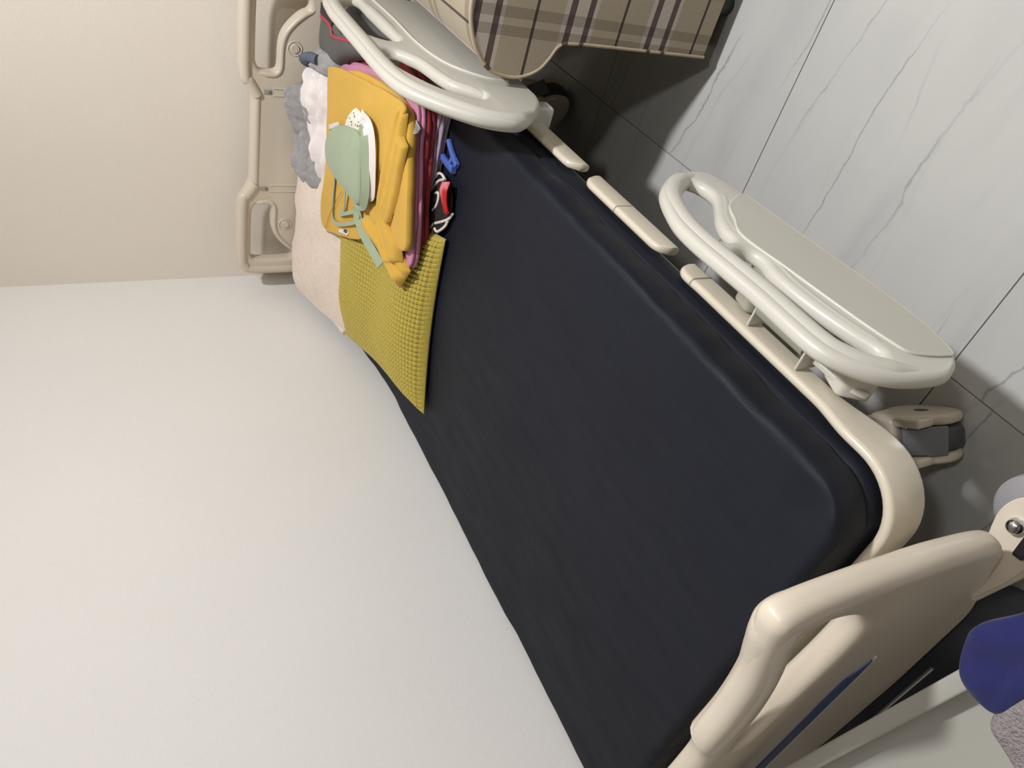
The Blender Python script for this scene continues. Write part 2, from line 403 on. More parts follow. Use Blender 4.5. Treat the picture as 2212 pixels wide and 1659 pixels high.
def loft(mb, A, B, H, nt=60, ns=22, p=2.2, folds=(), seed=0.0, amp=0.006, freq=25, end=0.08, thick=0.004):
    """crumpled cloth between two edge lines A and B, arching H high, with long folds"""
    def rs(L):
        S = spline(L, 16); out = []
        for i in range(nt+1):
            f = i/nt*(len(S)-1); k = min(int(f), len(S)-2); out.append(S[k].lerp(S[k+1], f-k))
        return out
    a = rs(A); b = rs(B); vs = []; fs = []
    for i in range(nt+1):
        t = i/nt; e = min(1.0, (min(t, 1-t)/end)) if end else 1; e = math.sqrt(max(0, 1-(1-e)**2))
        hh = H(t) if callable(H) else H
        d = b[i]-a[i]
        top = []; bot = []
        for j in range(ns+1):
            s = j/ns; q = a[i]+d*s
            pr = max(0.0, 1-abs(2*s-1)**p)**(1/p)
            z = hh*pr*e
            for (ss, w, am, ph) in folds:
                ctr = ss+0.07*math.sin(ph+t*5); z += am*e*pr*math.exp(-((s-ctr)/w)**2)
            z += amp*e*pr*nz(q.x*0.6+seed, q.y*1.0, q.z+seed, freq)+amp*0.6*e*pr*nz(q.x, q.y+seed, q.z, freq*2.2)
            top.append(Vector((q.x, q.y, q.z+max(z, 0)+thick)))
            bot.append(Vector((q.x, q.y, q.z)))
        vs += top+bot[::-1]
    W = 2*(ns+1)
    for i in range(nt):
        for j in range(W): fs.append((i*W+j, i*W+(j+1) % W, (i+1)*W+(j+1) % W, (i+1)*W+j))
    fs.append(tuple(reversed(range(W)))); fs.append(tuple(nt*W+j for j in range(W)))
    return mb.add(vs, fs)

# ------------------------------------------------------------------ the room
XW, YW, YF, ZC = 3.3, 2.165, -1.5, 2.62
fl = MB().box(-0.12, XW, YF, YW+0.12, -0.06, -0.0025).build('floor', M_GROUT, smooth=False); tag(fl, kind='structure')
tx = [0.0, 0.851, 2.051, 3.251]; ty = [-1.5, -1.309, -0.709, -0.109, 0.491, 1.091, 1.691, 2.165]
for i in range(len(tx)-1):
    for j in range(len(ty)-1):
        g = 0.0011
        MB().box(tx[i]+g, tx[i+1]-g, ty[j]+g, ty[j+1]-g, -0.0024, 0.0, 0.0007).build('tile', M_TILE, fl, smooth=False)
tag(MB().box(-0.12, 0.0, YF, YW+0.12, -0.06, ZC).build('wall_left', M_WALL_L, smooth=False), kind='structure')
tag(MB().box(0.0, XW, YW, YW+0.12, -0.0, ZC).build('wall_back', M_WALL_B, smooth=False), kind='structure')
tag(MB().box(XW, XW+0.12, YF, YW+0.12, -0.06, ZC).build('wall_right', M_WALL_D, smooth=False), kind='structure')
tag(MB().box(-0.12, XW+0.12, YF-0.12, YF, -0.06, ZC).build('wall_front', M_WALL_D, smooth=False), kind='structure')
tag(MB().box(-0.12, XW+0.12, YF-0.12, YW+0.12, ZC, ZC+0.1).build('ceiling', M_CEIL, smooth=False), kind='structure')
for L, lab in ((LAMP_A, 'round white ceiling lamp nearer the middle of the room'), (LAMP_B, 'round white ceiling lamp behind the foot of the bed')):
    e = empty('ceiling_lamp', (L[0], L[1], ZC)); tag(e, lab, 'lamp', 'ceiling lamps')
    MB().lathe([(0.0, 0.0), (0.14, 0.0), (0.14, -0.05), (0.115, -0.055), (0.115, -0.045), (0.0, -0.045)], (L[0], L[1], ZC)).build('lamp_ring', M_CEIL, e)
    MB().lathe([(0.0, -0.046), (0.112, -0.046), (0.112, -0.052), (0.0, -0.058)], (L[0], L[1], ZC)).build('lamp_glass', M_LAMP, e)

# ------------------------------------------------------------------ hospital bed
bed = empty('hospital_bed', (0.52, 1.12, 0))
tag(bed, 'cream plastic hospital bed with moulded end boards standing along the white wall', 'bed')
CX = 0.52
def mirror(half): return half+[(2*CX-x, z) for x, z in reversed(half)]

# headboard: plate with two hand holes, thick rolled rim, grooves and bosses
HY0, HY1 = 2.065, 2.105
hb_half = [(0.52, 0.868), (0.395, 0.868), (0.362, 0.882), (0.341, 0.897), (0.318, 0.9035), (0.14, 0.9035), (0.098, 0.894), (0.075, 0.872), (0.07, 0.775), (0.07, 0.50), (0.10, 0.44), (0.52, 0.43)]
hb_out = mirror(hb_half)[:-1]; hb_out = [p for i, p in enumerate(hb_out) if i == 0 or (Vector(p)-Vector(hb_out[i-1])).length > 1e-4]
hb_out = fillet(hb_out, 0.02, 4)
hole = [(0.307, 0.857), (0.319, 0.848), (0.322, 0.830), (0.320, 0.810), (0.307, 0.802), (0.256, 0.801), (0.221, 0.794), (0.191, 0.775), (0.164, 0.748), (0.153, 0.729), (0.137, 0.727), (0.127, 0.742), (0.126, 0.840), (0.140, 0.858), (0.170, 0.861), (0.282, 0.861)]
hole = [tuple(p) for p in spline(hole, 4, True)]
hole2 = [(2*CX-x, z) for x, z in hole]
me = plate(hb_out, [hole, hole2], HY1-HY0, 0.012, frame_xz((HY0+HY1)/2), 4)
mb = MB().addmesh(me)
for sgn in (0, 1):
    f = (lambda x: x) if sgn == 0 else (lambda x: 2*CX-x)
    # thick rolled outer rim of each raised end
    rim = [(0.388, 0.852), (0.372, 0.862), (0.349, 0.876), (0.325, 0.8865), (0.14, 0.8865), (0.106, 0.878), (0.091, 0.860), (0.088, 0.775), (0.088, 0.48)]
    mb.tube([(f(x), HY0+0.006, z) for x, z in [tuple(p) for p in spline(rim, 6)]], 0.0150, 12)
    lip = [(0.3265, 0.848), (0.3295, 0.826), (0.327, 0.806), (0.309, 0.794), (0.257, 0.793), (0.224, 0.786), (0.196, 0.768), (0.170, 0.741), (0.158, 0.719), (0.148, 0.712)]
    n = len(spline(lip, 6)); mb.tube([(f(x), HY0+0.003, z) for x, z in [tuple(p) for p in spline(lip, 6)]], [0.003+0.0045*min(1, (n-1-i)/12)*min(1, (i+4)/8) for i in range(n)], 10)
    # ridged groove below the step
    for dx in (-0.010, 0.010):
        mb.tube([(f(0.375+dx), HY0+0.002, 0.812), (f(0.375+dx), HY0+0.002, 0.5)], 0.004, 8)
mb.tube([(0.388, HY0+0.008, 0.853), (0.652, HY0+0.008, 0.853)], 0.012, 12)
headboard = mb.build('headboard', M_CREAM, bed)
for x in (0.2535, 2*CX-0.2535):
    MB().lathe([(0, -0.004), (0.0105, -0.004), (0.0115, -0.001), (0.0115, 0.002), (0.0150, 0.0015), (0.0185, -0.0015), (0.0215, 0.003), (0.0215, 0.008)], (x, HY0-0.001, 0.7605), 'y', 28).build('boss', M_CREAM, headboard)
for x in (0.375, 2*CX-0.375):
    MB().box(x-0.006, x+0.006, HY0-0.003, HY0+0.004, 0.818, 0.838, 0.001).build('latch_slot', M_STEEL, headboard)
    MB().lathe([(0, -0.001), (0.0016, -0.001), (0.0016, 0.001)], (x, HY0-0.004, 0.822), 'y', 10).build('screw', M_BLACK, headboard)

# footboard: same family, lower, curved belly, one hand hole at each end
FY0, FY1 = 0.150, 0.186
fb_half = [(0.52, 0.732), (0.60, 0.735), (0.632, 0.745), (0.66, 0.764), (0.735, 0.765), (0.828, 0.784), (0.897, 0.813), (0.935, 0.829), (0.958, 0.836), (0.973, 0.826), (0.977, 0.784), (0.975, 0.709), (0.967, 0.588), (0.950, 0.482), (0.934, 0.426), (0.875, 0.388), (0.81, 0.332), (0.73, 0.275), (0.52, 0.255)]
fb_out = fb_half[:-1]+[(2*CX-x, z) for x, z in reversed(fb_half)][:-1]
fb_out = [tuple(p) for p in fillet(fb_out, 0.03, 4)]
fh = [(0.930, 0.785), (0.900, 0.776), (0.83, 0.737), (0.74, 0.708), (0.66, 0.700), (0.625, 0.690), (0.625, 0.668), (0.70, 0.655), (0.80, 0.640), (0.87, 0.646), (0.912, 0.690), (0.935, 0.750)]
fh = [tuple(p) for p in spline(fh, 5, True)]; fh2 = [(2*CX-x, z) for x, z in fh]
mb = MB().addmesh(plate(fb_out, [fh, fh2], FY1-FY0, 0.0150, frame_xz((FY0+FY1)/2), 5))
for f in (lambda x: x, lambda x: 2*CX-x):
    rim = [(0.657, 0.738), (0.735, 0.739), (0.820, 0.757), (0.886, 0.785), (0.925, 0.802), (0.944, 0.804), (0.951, 0.784), (0.950, 0.709), (0.943, 0.590), (0.925, 0.484), (0.91, 0.43)]
    pts = [tuple(p) for p in spline(rim, 6)]
    mb.tube([(f(x), (FY0+FY1)/2+0.002, z) for x, z in pts], [0.0225-0.006*smooth01((i-24)/22) for i in range(len(pts))], 16)
footboard = mb.build('footboard', M_CREAM, bed)
pocket = [(0.30, 0.522), (0.66, 0.546), (0.705, 0.545), (0.742, 0.517), (0.70, 0.512), (0.30, 0.492)]
finish('name_card', plate(fillet(pocket, 0.008, 3), [], 0.004, 0.001, frame_xz(FY0-0.0005)), M_BLUECARD, footboard)
MB().tube([(0.30, FY0-0.001, 0.490), (0.70, FY0-0.001, 0.5095), (0.745, FY0-0.001, 0.5165)], 0.0022, 8).build('card_rim', M_RAIL, footboard)

# swept frame covers along the mattress
def strip(path, t=0.015, segs=3):
    """path of (x, y, zlo, zhi): an upright rounded strip"""
    P = path; N = len(P); vs = []; fs = []
    r = t*0.45
    for i in range(N):
        a = Vector(P[max(i-1, 0)][:2]); b = Vector(P[min(i+1, N-1)][:2]); tg = (b-a).normalized(); nr = Vector((tg.y, -tg.x))
        x, y, z0, z1 = P[i]; sec = []
        for (sx, sz, a0) in ((1, 1, 0), (-1, 1, 90), (-1, -1, 180), (1, -1, 270)):
            for k in range(segs+1):
                an = math.radians(a0+90*k/segs)
                sec.append((sx*(t/2-r)+math.cos(an)*r, (z1-r if sz > 0 else z0+r)+math.sin(an)*r))
        for u, z in sec: vs.append((x+nr.x*u, y+nr.y*u, z))
    W = 4*(segs+1)
    for i in range(N-1):
        for j in range(W): fs.append((i*W+j, i*W+(j+1) % W, (i+1)*W+(j+1) % W, (i+1)*W+j))
    fs.append(tuple(range(W))); fs.append(tuple((N-1)*W+j for j in range(W)))
    return vs, fs
SX = 0.936
def seg_profile(y0, y1, z0, z1, e=0.03):
    out = []
    for k in range(41):
        t = k/40; y = y0+(y1-y0)*t; d = min(abs(y-y0), abs(y1-y))
        w = min(1, d/e); zz = z1-0.022*(1-math.sqrt(max(0, 1-(1-w)**2))); out.append((SX, y, z0, zz))
    return out
def cover(y0, y1, name='side_cover'):
    n = len(cover.__dict__); ys = [y0]+[y0+(y1-y0)*k/40 for k in range(1, 40)]+[y1]
    MB().add(*strip(seg_profile(y0, y1, 0.449, 0.494))).build(name, M_FRAME, bed)
cover(1.70, 1.09); cover(1.045, 0.79); cover(2.02, 1.745)
path = [(SX-0.001, 0.742-0.03*k/8, 0.449, 0.494-0.02*(1-math.sqrt(1-(1-k/8)**2))) for k in range(9)]
path += [(SX, y, 0.449-0.018*smooth01((0.42-y)/0.09), 0.494+0.010*smooth01((0.42-y)/0.07)) for y in (0.68, 0.6, 0.5, 0.45, 0.42, 0.41, 0.40, 0.39, 0.38, 0.37, 0.36, 0.35, 0.34, 0.325)]
for k in range(1, 13):
    a = math.pi/2*k/12; path.append((SX-0.085+0.085*math.cos(a), 0.325-0.085*math.sin(a), 0.431, 0.504))
path += [(0.7, 0.24, 0.431, 0.504), (0.52, 0.24, 0.431, 0.504), (0.34, 0.24, 0.431, 0.504), (0.19, 0.24, 0.431, 0.504)]
for k in range(1, 13):
    a = math.pi/2*k/12; path.append((0.19-0.085*math.sin(a), 0.325-0.085*math.cos(a), 0.431, 0.504))
path += [(0.105, 0.5, 0.44, 0.494), (0.105, 0.742, 0.449, 0.494)]
MB().add(*strip(path)).build('foot_cover', M_FRAME, bed)
for y in (0.70, 0.93):
    MB().add(*strip([(SX+0.0004, y-0.0012, 0.4485, 0.4948), (SX+0.0004, y+0.0012, 0.4485, 0.4948)], 0.0156)).build('cover_joint', M_STEEL, bed)
# deck and chassis
mb = MB()
for x in (0.165, 0.880): mb.box(x-0.013, x+0.013, 0.36, 2.04, 0.420, 0.455, 0.004)
for y in (0.30, 0.75, 1.25, 2.02): mb.box(0.2, 0.84, y-0.02, y+0.02, 0.40, 0.44, 0.004)
mb.build('deck_frame', M_STEEL, bed)
MB().box(0.13, 0.905, 0.28, 1.47, 0.441, 0.456, 0.004).build('deck_panel', M_DECK, bed)
mb = MB().box(0.15, 0.89, 1.475, 2.03, 0.448, 0.460, 0.003)
for i, v in enumerate(mb.v): mb.v[i] = (v[0], v[1], v[2]+0.065*smooth01((v[1]-1.45)/0.6))
mb.build('back_panel', M_DECK, bed)
mb = MB()
for x in (0.34, 0.66): mb.box(x-0.025, x+0.025, 0.38, 1.92, 0.155, 0.205, 0.006)
for y in (0.47, 1.86): mb.box(0.24, 0.765, y-0.03, y+0.03, 0.16, 0.21, 0.006)
mb.build('base_frame', M_STEEL, bed)
for y in (0.62, 1.62): MB().box(0.42, 0.62, y-0.06, y+0.06, 0.2, 0.41, 0.006).build('lift_column', M_STEEL, bed)
for x in (0.28, 0.76):
    MB().box(x-0.02, x+0.02, 0.186, 0.29, 0.445, 0.458, 0.004).build('board_socket', M_STEEL, bed)
    MB().box(x-0.02, x+0.02, 2.02, 2.075, 0.44, 0.47, 0.004).build('board_socket', M_STEEL, bed)

# side rails
def side_rail(out, holes, line, x, bars, dz, g):
    o2 = [tuple(p) for p in spline(out, 4, True)]
    mb = MB().addmesh(plate(o2, [grow([tuple(p) for p in spline(h, 4, True)], g) for h in holes], 0.024, 0.0108, frame_yz(x), 4, 0.005))
    for pts, rad in bars:
        S = spline(pts, 6); n = len(S)
        mb.tube([(x, p[0], p[1]-dz) for p in S], [rad*(0.72+0.28*min(1, i/6, (n-1-i)/6)) for i in range(n)], 14)
    r = mb.build('side_rail', M_RAIL, bed)
    if len(line) > 8:
        L = [tuple(p) for p in spline(line, 5, True)]
        finish('panel_inlay', plate(L, [], 0.0035, 0.0012, frame_yz(x+0.0135)), M_RAIL_IN, r)
        MB().tube([(x+0.0132, p[0], p[1]) for p in L], 0.0025, 8, closed=True).build('inlay_rim', M_RAIL, r)
    else:
        MB().tube([(x+0.0132, p[0], p[1]) for p in [tuple(q) for q in spline(line, 5)]], 0.003, 8).build('inlay_rim', M_RAIL, r)
    return r
RX = 0.985
fr_out = [(0.8095, 0.5246), (0.8515, 0.4873), (0.882, 0.4417), (0.8928, 0.3956), (0.8851, 0.3572), (0.8623, 0.3463), (0.8173, 0.3353), (0.7198, 0.325), (0.6275, 0.3199), (0.5456, 0.312), (0.4659, 0.3106), (0.4095, 0.3106), (0.3751, 0.3248), (0.3526, 0.3468), (0.3398, 0.3698), (0.3309, 0.4007), (0.3355, 0.4566), (0.3496, 0.5012), (0.3731, 0.5337), (0.405, 0.5572), (0.4352, 0.5641), (0.4737, 0.5642), (0.5382, 0.5622), (0.6031, 0.5646), (0.6738, 0.5672), (0.7325, 0.5584)]
fr_h1 = [(0.8236, 0.4769), (0.8445, 0.4479), (0.8369, 0.4229), (0.8055, 0.4202), (0.7679, 0.4461), (0.7325, 0.4724), (0.6987, 0.488), (0.67, 0.4933), (0.6749, 0.5154), (0.7068, 0.5266), (0.7531, 0.5184)]
fr_h2 = [(0.6257, 0.5083), (0.6303, 0.4873), (0.6128, 0.4824), (0.577, 0.494), (0.5057, 0.4922), (0.4396, 0.4793), (0.3984, 0.4671), (0.3938, 0.4901), (0.4135, 0.5085), (0.4407, 0.5191), (0.5273, 0.512), (0.5998, 0.5147)]
fr_line = [(0.7601, 0.414), (0.7175, 0.4406), (0.6686, 0.4667), (0.5837, 0.4572), (0.4712, 0.444), (0.4061, 0.432), (0.3818, 0.4183), (0.3684, 0.3671), (0.3745, 0.345), (0.4314, 0.3302), (0.5208, 0.3287), (0.6376, 0.3398), (0.7746, 0.3482), (0.7933, 0.3587)]
foot_rail = side_rail(fr_out, [fr_h1, fr_h2], fr_line, 1.025,
    [([(0.87, 0.4134), (0.859, 0.45), (0.8352, 0.482), (0.7949, 0.5141), (0.7326, 0.5397), (0.6738, 0.5471), (0.6031, 0.5443), (0.5382, 0.5416), (0.4737, 0.5434), (0.4352, 0.5425), (0.4141, 0.537), (0.3883, 0.5178), (0.3682, 0.4866), (0.3553, 0.45)], 0.0175),
     ([(0.6594, 0.4729), (0.6044, 0.4683), (0.5495, 0.4765), (0.4762, 0.472), (0.4213, 0.4591), (0.3938, 0.4454)], 0.0135),
     ([(0.8288, 0.4088), (0.7967, 0.406), (0.7647, 0.4271), (0.7326, 0.4537), (0.6914, 0.472), (0.6594, 0.4756)], 0.013)], 0.010, 0.003)
hr_out = [(1.8743, 0.700), (1.850, 0.752), (1.80, 0.781), (1.7499, 0.7895), (1.6894, 0.7946), (1.5133, 0.7949), (1.4016, 0.7953), (1.3186, 0.7895), (1.2678, 0.7732), (1.2237, 0.7392), (1.1877, 0.7024), (1.1603, 0.6621), (1.1463, 0.6148), (1.1504, 0.5794), (1.1824, 0.5352), (1.2379, 0.491), (1.2826, 0.4732), (1.3259, 0.4700), (1.42, 0.468), (1.60, 0.468), (1.76, 0.470), (1.84, 0.50), (1.872, 0.57)]
hr_hA = [(1.825, 0.735), (1.8036, 0.7435), (1.7341, 0.744), (1.66, 0.742), (1.5786, 0.7387), (1.5596, 0.7287), (1.5489, 0.7098), (1.5618, 0.6937), (1.6489, 0.6985), (1.7549, 0.7026), (1.81, 0.705), (1.828, 0.718)]
hr_hB = [(1.4674, 0.7283), (1.447, 0.7098), (1.4225, 0.6979), (1.3996, 0.6917), (1.3691, 0.6892), (1.3409, 0.6793), (1.3171, 0.6723), (1.2901, 0.6361), (1.2774, 0.6196), (1.262, 0.632), (1.2789, 0.660), (1.3039, 0.688), (1.3565, 0.718), (1.4045, 0.735), (1.447, 0.738)]
hr_line = [(1.82, 0.654), (1.678, 0.6479), (1.5282, 0.6491), (1.4215, 0.6285), (1.3604, 0.5707), (1.3463, 0.5183)]
head_rail = side_rail(hr_out, [hr_hA, hr_hB], hr_line, RX,
    [([(1.852, 0.67), (1.836, 0.730), (1.80, 0.760), (1.7499, 0.769), (1.6894, 0.774), (1.5133, 0.7745), (1.4016, 0.775), (1.3286, 0.769), (1.2828, 0.754), (1.2417, 0.724), (1.2077, 0.690), (1.182, 0.655), (1.170, 0.615), (1.175, 0.585), (1.20, 0.55)], 0.0185),
     ([(1.82, 0.688), (1.74, 0.683), (1.6489, 0.680), (1.55, 0.677)], 0.0145),
     ([(1.48, 0.716), (1.462, 0.698), (1.435, 0.682), (1.3996, 0.674), (1.355, 0.665), (1.325, 0.652), (1.302, 0.625), (1.285, 0.606)], 0.0130)], 0.007, 0.009)
# rail hinge between the frame and the foot rail
mb = MB().addmesh(plate(fillet([(0.38, 0.440), (0.43, 0.418), (0.56, 0.418), (0.60, 0.446), (0.58, 0.470), (0.41, 0.462)], 0.012, 4), [], 0.010, 0.003, frame_yz(0.962)))
mb.box(0.945, 1.010, 0.573, 0.577, 0.445, 0.486, 0.0015).box(0.945, 1.010, 0.470, 0.474, 0.445, 0.486, 0.0015)
hinge = mb.build('rail_hinge', M_RAIL, bed)
MB().tube([(0.978, 0.476, 0.474), (0.978, 0.571, 0.474)], 0.015, 14).build('hinge_tube', M_STEEL, hinge)
MB().tube([(0.996, 0.482, 0.484), (0.996, 0.520, 0.484)], 0.003, 8).build('spring_pin', M_CREAM, hinge)
MB().tube([(0.996, 0.528, 0.484), (0.996, 0.565, 0.484)], 0.003, 8).build('spring_pin', M_CREAM, hinge)
MB().lathe([(0, -0.002), (0.006, -0.002), (0.006, 0.003)], (0.970, 0.448, 0.450), 'x', 14).build('hinge_bolt', M_BLACK, hinge)
MB().addmesh(plate(fillet([(0.385, 0.425), (0.43, 0.415), (0.455, 0.450), (0.41, 0.470)], 0.01, 3), [], 0.068, 0.006, frame_yz(0.981))).build('rail_arm', M_RAIL, bed)
MB().addmesh(plate(fillet([(0.585, 0.435), (0.625, 0.43), (0.64, 0.460), (0.60, 0.472)], 0.01, 3), [], 0.068, 0.006, frame_yz(0.981))).build('rail_arm', M_STEEL, bed)
for y in (1.30, 1.66): MB().box(0.925, 0.975, y-0.02, y+0.02, 0.43, 0.52, 0.008).build('rail_arm', M_RAIL, bed)

# casters
def caster(cx, cy, ang):
    T = Matrix.Translation((cx, cy, 0)) @ Matrix.Rotation(ang, 4, 'Z')
    def tr(mb):
        mb.v = [tuple(T @ Vector(v)) for v in mb.v]; return mb
    cov = [(-0.050, 0.030), (-0.020, 0.012), (0.015, 0.011), (0.046, 0.026), (0.060, 0.060), (0.056, 0.10), (0.050, 0.140), (0.02, 0.152), (-0.012, 0.142), (-0.042, 0.112), (-0.058, 0.075)]
    mb = MB()
    for sx in (-1, 1): mb.addmesh(plate([tuple(p) for p in spline(cov, 5, True)], [], 0.019, 0.008, frame_yz(sx*0.0335), 4))
    mb.box(-0.041, 0.041, -0.006, 0.054, 0.118, 0.158, 0.010)
    for sx in (-1, 1): mb.box(sx*0.0335-0.008, sx*0.0335+0.008, -0.048, 0.0, 0.110, 0.156, 0.005)
    mb.lathe([(0, 0.172), (0.016, 0.171), (0.027, 0.166), (0.034, 0.156), (0.036, 0.146), (0, 0.14)], (0, 0.032, 0), 'z', 24)
    h = tr(mb).build('caster', M_CREAM, bed)
    tr(MB().lathe([(0.02, -0.0215), (0.050, -0.0215), (0.058, -0.019), (0.0620, -0.012), (0.0625, 0), (0.0620, 0.012), (0.058, 0.019), (0.050, 0.0215), (0.02, 0.0215)], (0, 0, 0.0626), 'x', 36)).build('wheel', M_TYRE, h)
    def slant(y0, z0, y1, z1, hw, th):
        L = math.hypot(y1-y0, z1-z0); an = math.atan2(z1-z0, y1-y0)
        return MB().box(-hw, hw, -L/2, L/2, -th/2, th/2, 0.003, Matrix.Translation((0, (y0+y1)/2, (z0+z1)/2)) @ Matrix.Rotation(an, 4, 'X'))
    tr(slant(-0.016, 0.152, -0.044, 0.121, 0.0235, 0.009)).build('brake_pedal', M_PEDAL, h)
    tr(slant(-0.042, 0.124, -0.061, 0.094, 0.0255, 0.008)).build('toe_plate', M_PEDAL, h)
    tr(MB().tube([(-0.030, -0.018, 0.146), (0.030, -0.018, 0.146)], 0.0045, 8)).build('pedal_pin', M_CHROME, h)
    tr(MB().lathe([(0, 0), (0.012, 0), (0.012, 0.0006), (0, 0.0008)], (0.0428, 0.0, 0.070), 'x', 20)).build('side_mark', M_MARK, h)
caster(0.769, 0.4315, math.radians(36.9)); caster(0.27, 0.45, math.radians(20)); caster(0.77, 1.86, math.radians(70)); caster(0.27, 1.86, math.radians(-30))

# corner bumper at the foot
bp = [tuple(p) for p in fillet([(0.80, 0.150), (0.865, 0.135), (0.945, 0.130), (0.985, 0.150), (0.968, 0.190), (0.935, 0.200), (0.90, 0.190)], 0.02, 5)]
br = finish('bumper_bracket', plate(bp, [], 0.006, 0.0015, Matrix.Translation((0, 0, 0.372))), M_CREAM, bed)
MB().tube([(0.80, 0.155, 0.352), (0.87, 0.140, 0.356), (0.94, 0.134, 0.362)], 0.010, 10).build('bracket_tube', M_CREAM, br)
MB().lathe([(0, 0.334), (0.040, 0.334), (0.046, 0.338), (0.047, 0.350), (0.046, 0.362), (0.040, 0.366), (0, 0.366)], (0.950, 0.172, 0), 'z', 40).build('bumper_roller', M_ROLLER, br)
MB().lathe([(0, 0.389), (0.006, 0.388), (0.0095, 0.384), (0.0105, 0.378), (0.0105, 0.374)], (0.9305, 0.172, 0), 'z', 20).build('dome_bolt', M_CHROME, br)
MB().box(-0.03, 0.03, -0.007, 0.007, -0.006, 0.006, 0.003, Matrix.Translation((0.935, 0.150, 0.384)) @ Matrix.Rotation(math.radians(8), 4, 'Z')).build('lever', M_BLACK, br)

# ------------------------------------------------------------------ mattress
def ztop(y): return 0.58+0.065*smooth01((y-1.45)/0.60)*1.0
MX0, MX1, MY0, MY1 = 0.012, 0.922, 0.254, 2.045
def mattress_mesh():
    zb = 0.459; H = 0.121; r = 0.015
    ys = []
    y = MY0
    NY = 190
    for i in range(NY+1):
        t = i/NY; s = 0.5-0.5*math.cos(math.pi*t); s = 0.35*s+0.65*t; ys.append(MY0+(MY1-MY0)*s)
    ys = [MY0+d for d in (0, 0.001, 0.003, 0.006, 0.010, 0.015, 0.021, 0.028, 0.036, 0.045)]+[y for y in ys if MY0+0.05 < y < MY1-0.04]+[MY1-d for d in (0.04, 0.03, 0.02, 0.012, 0.006, 0.002, 0)]
    sec = []
    def arc(cx, cz, a0, a1, n): 
        for k in range(n+1):
            a = math.radians(a0+(a1-a0)*k/n); sec.append((cx+r*math.cos(a), cz+r*math.sin(a)))
    W = MX1-MX0
    # right side upwards with a sunk seam, over the top, down the left side
    sec.append((W-0.02, 0)); sec.append((W-0.006, 0.003)); sec.append((W-0.001, 0.012)); sec.append((W, 0.03)); sec.append((W+0.001, 0.050))
    sec += [(W-0.003, 0.0565), (W-0.0085, 0.0590), (W-0.0035, 0.0615), (W, 0.066)]
    arc(W-r, H-r, 0, 90, 8)
    for k in range(1, 40): sec.append((W-r-(W-2*r)*k/40, H))
    arc(r, H-r, 90, 180, 8)
    sec += [(0, 0.05), (0, 0.02), (0.01, 0)]
    for k in range(1, 6): sec.append((0.01+(W-0.03)*k/6, 0))
    vs = []; fs = []; K = len(sec)
    for y in ys:
        d0 = y-MY0; d1 = MY1-y
        Rp = 0.075
        ins = 0
        if d0 < Rp: ins = Rp-math.sqrt(max(0, Rp*Rp-(Rp-d0)**2))
        if d1 < 0.05: ins = max(ins, 0.05-math.sqrt(max(0, 0.05**2-(0.05-d1)**2)))
        zi = 0
        dd = min(d0, d1)
        if dd < r: zi = r-math.sqrt(max(0, r*r-(r-dd)**2))
        lift = 0.065*smooth01((y-1.45)/0.60)
        for (sx, sz) in sec:
            u = sx/W
            x = MX0+sx
            if ins: x = MX0+ins+(W-2*ins)*u
            z = zb+sz*(1-zi/H)+lift
            on_top = sz > H-0.004
            if on_top:
                z += 0.0025*nz(x, y, 0.3, 3.2)+0.0005*nz(x+y*0.8, y*0.25, 2.2, 16)
                # a pinched fold at the foot corner
                dc = math.hypot(x-0.865, y-0.30); z -= 0.010*math.exp(-(dc/0.03)**2)
                z += 0.004*math.exp(-(((x-0.82)*0.7+(y-0.33)*0.7)/0.018)**2)*math.exp(-(dc/0.07)**2)
            if u < 0.05: x += (0.006+0.007*nz(0, y, 5.1, 7)+0.004*nz(0, y, 8.1, 19))*(1-u/0.05)
            if u > 0.97 and 0.055 < sz < 0.119: x += 0.0035*nz(0.5, y, 1.1, 13)+0.002*nz(0.5, y, 4.4, 31)
            if u > 0.97 and 0.04 < sz < 0.07: z += 0.005*nz(0.9, y, 3.3, 8)
            vs.append((x, y, z))
    for i in range(len(ys)-1):
        for j in range(K): fs.append((i*K+j, i*K+(j+1) % K, (i+1)*K+(j+1) % K, (i+1)*K+j))
    fs.append(tuple(range(K))); fs.append(tuple((len(ys)-1)*K+j for j in range(K)))
    return MB().add(vs, fs)
mattress = mattress_mesh().build('mattress', M_NAVY, None, angle=75)
tag(mattress, 'navy coated mattress with a stitched side seam on the cream hospital bed', 'mattress')
S = [(MX1-0.0045, 0.36+1.64*k/160, 0.459+0.0590+0.065*smooth01((0.36+1.64*k/160-1.45)/0.60)+0.005*nz(0.9, 0.36+1.64*k/160, 3.3, 8)) for k in range(161)]
MB().tube(S, 0.0022, 6).build('seam', M_NAVYSEAM, mattress)

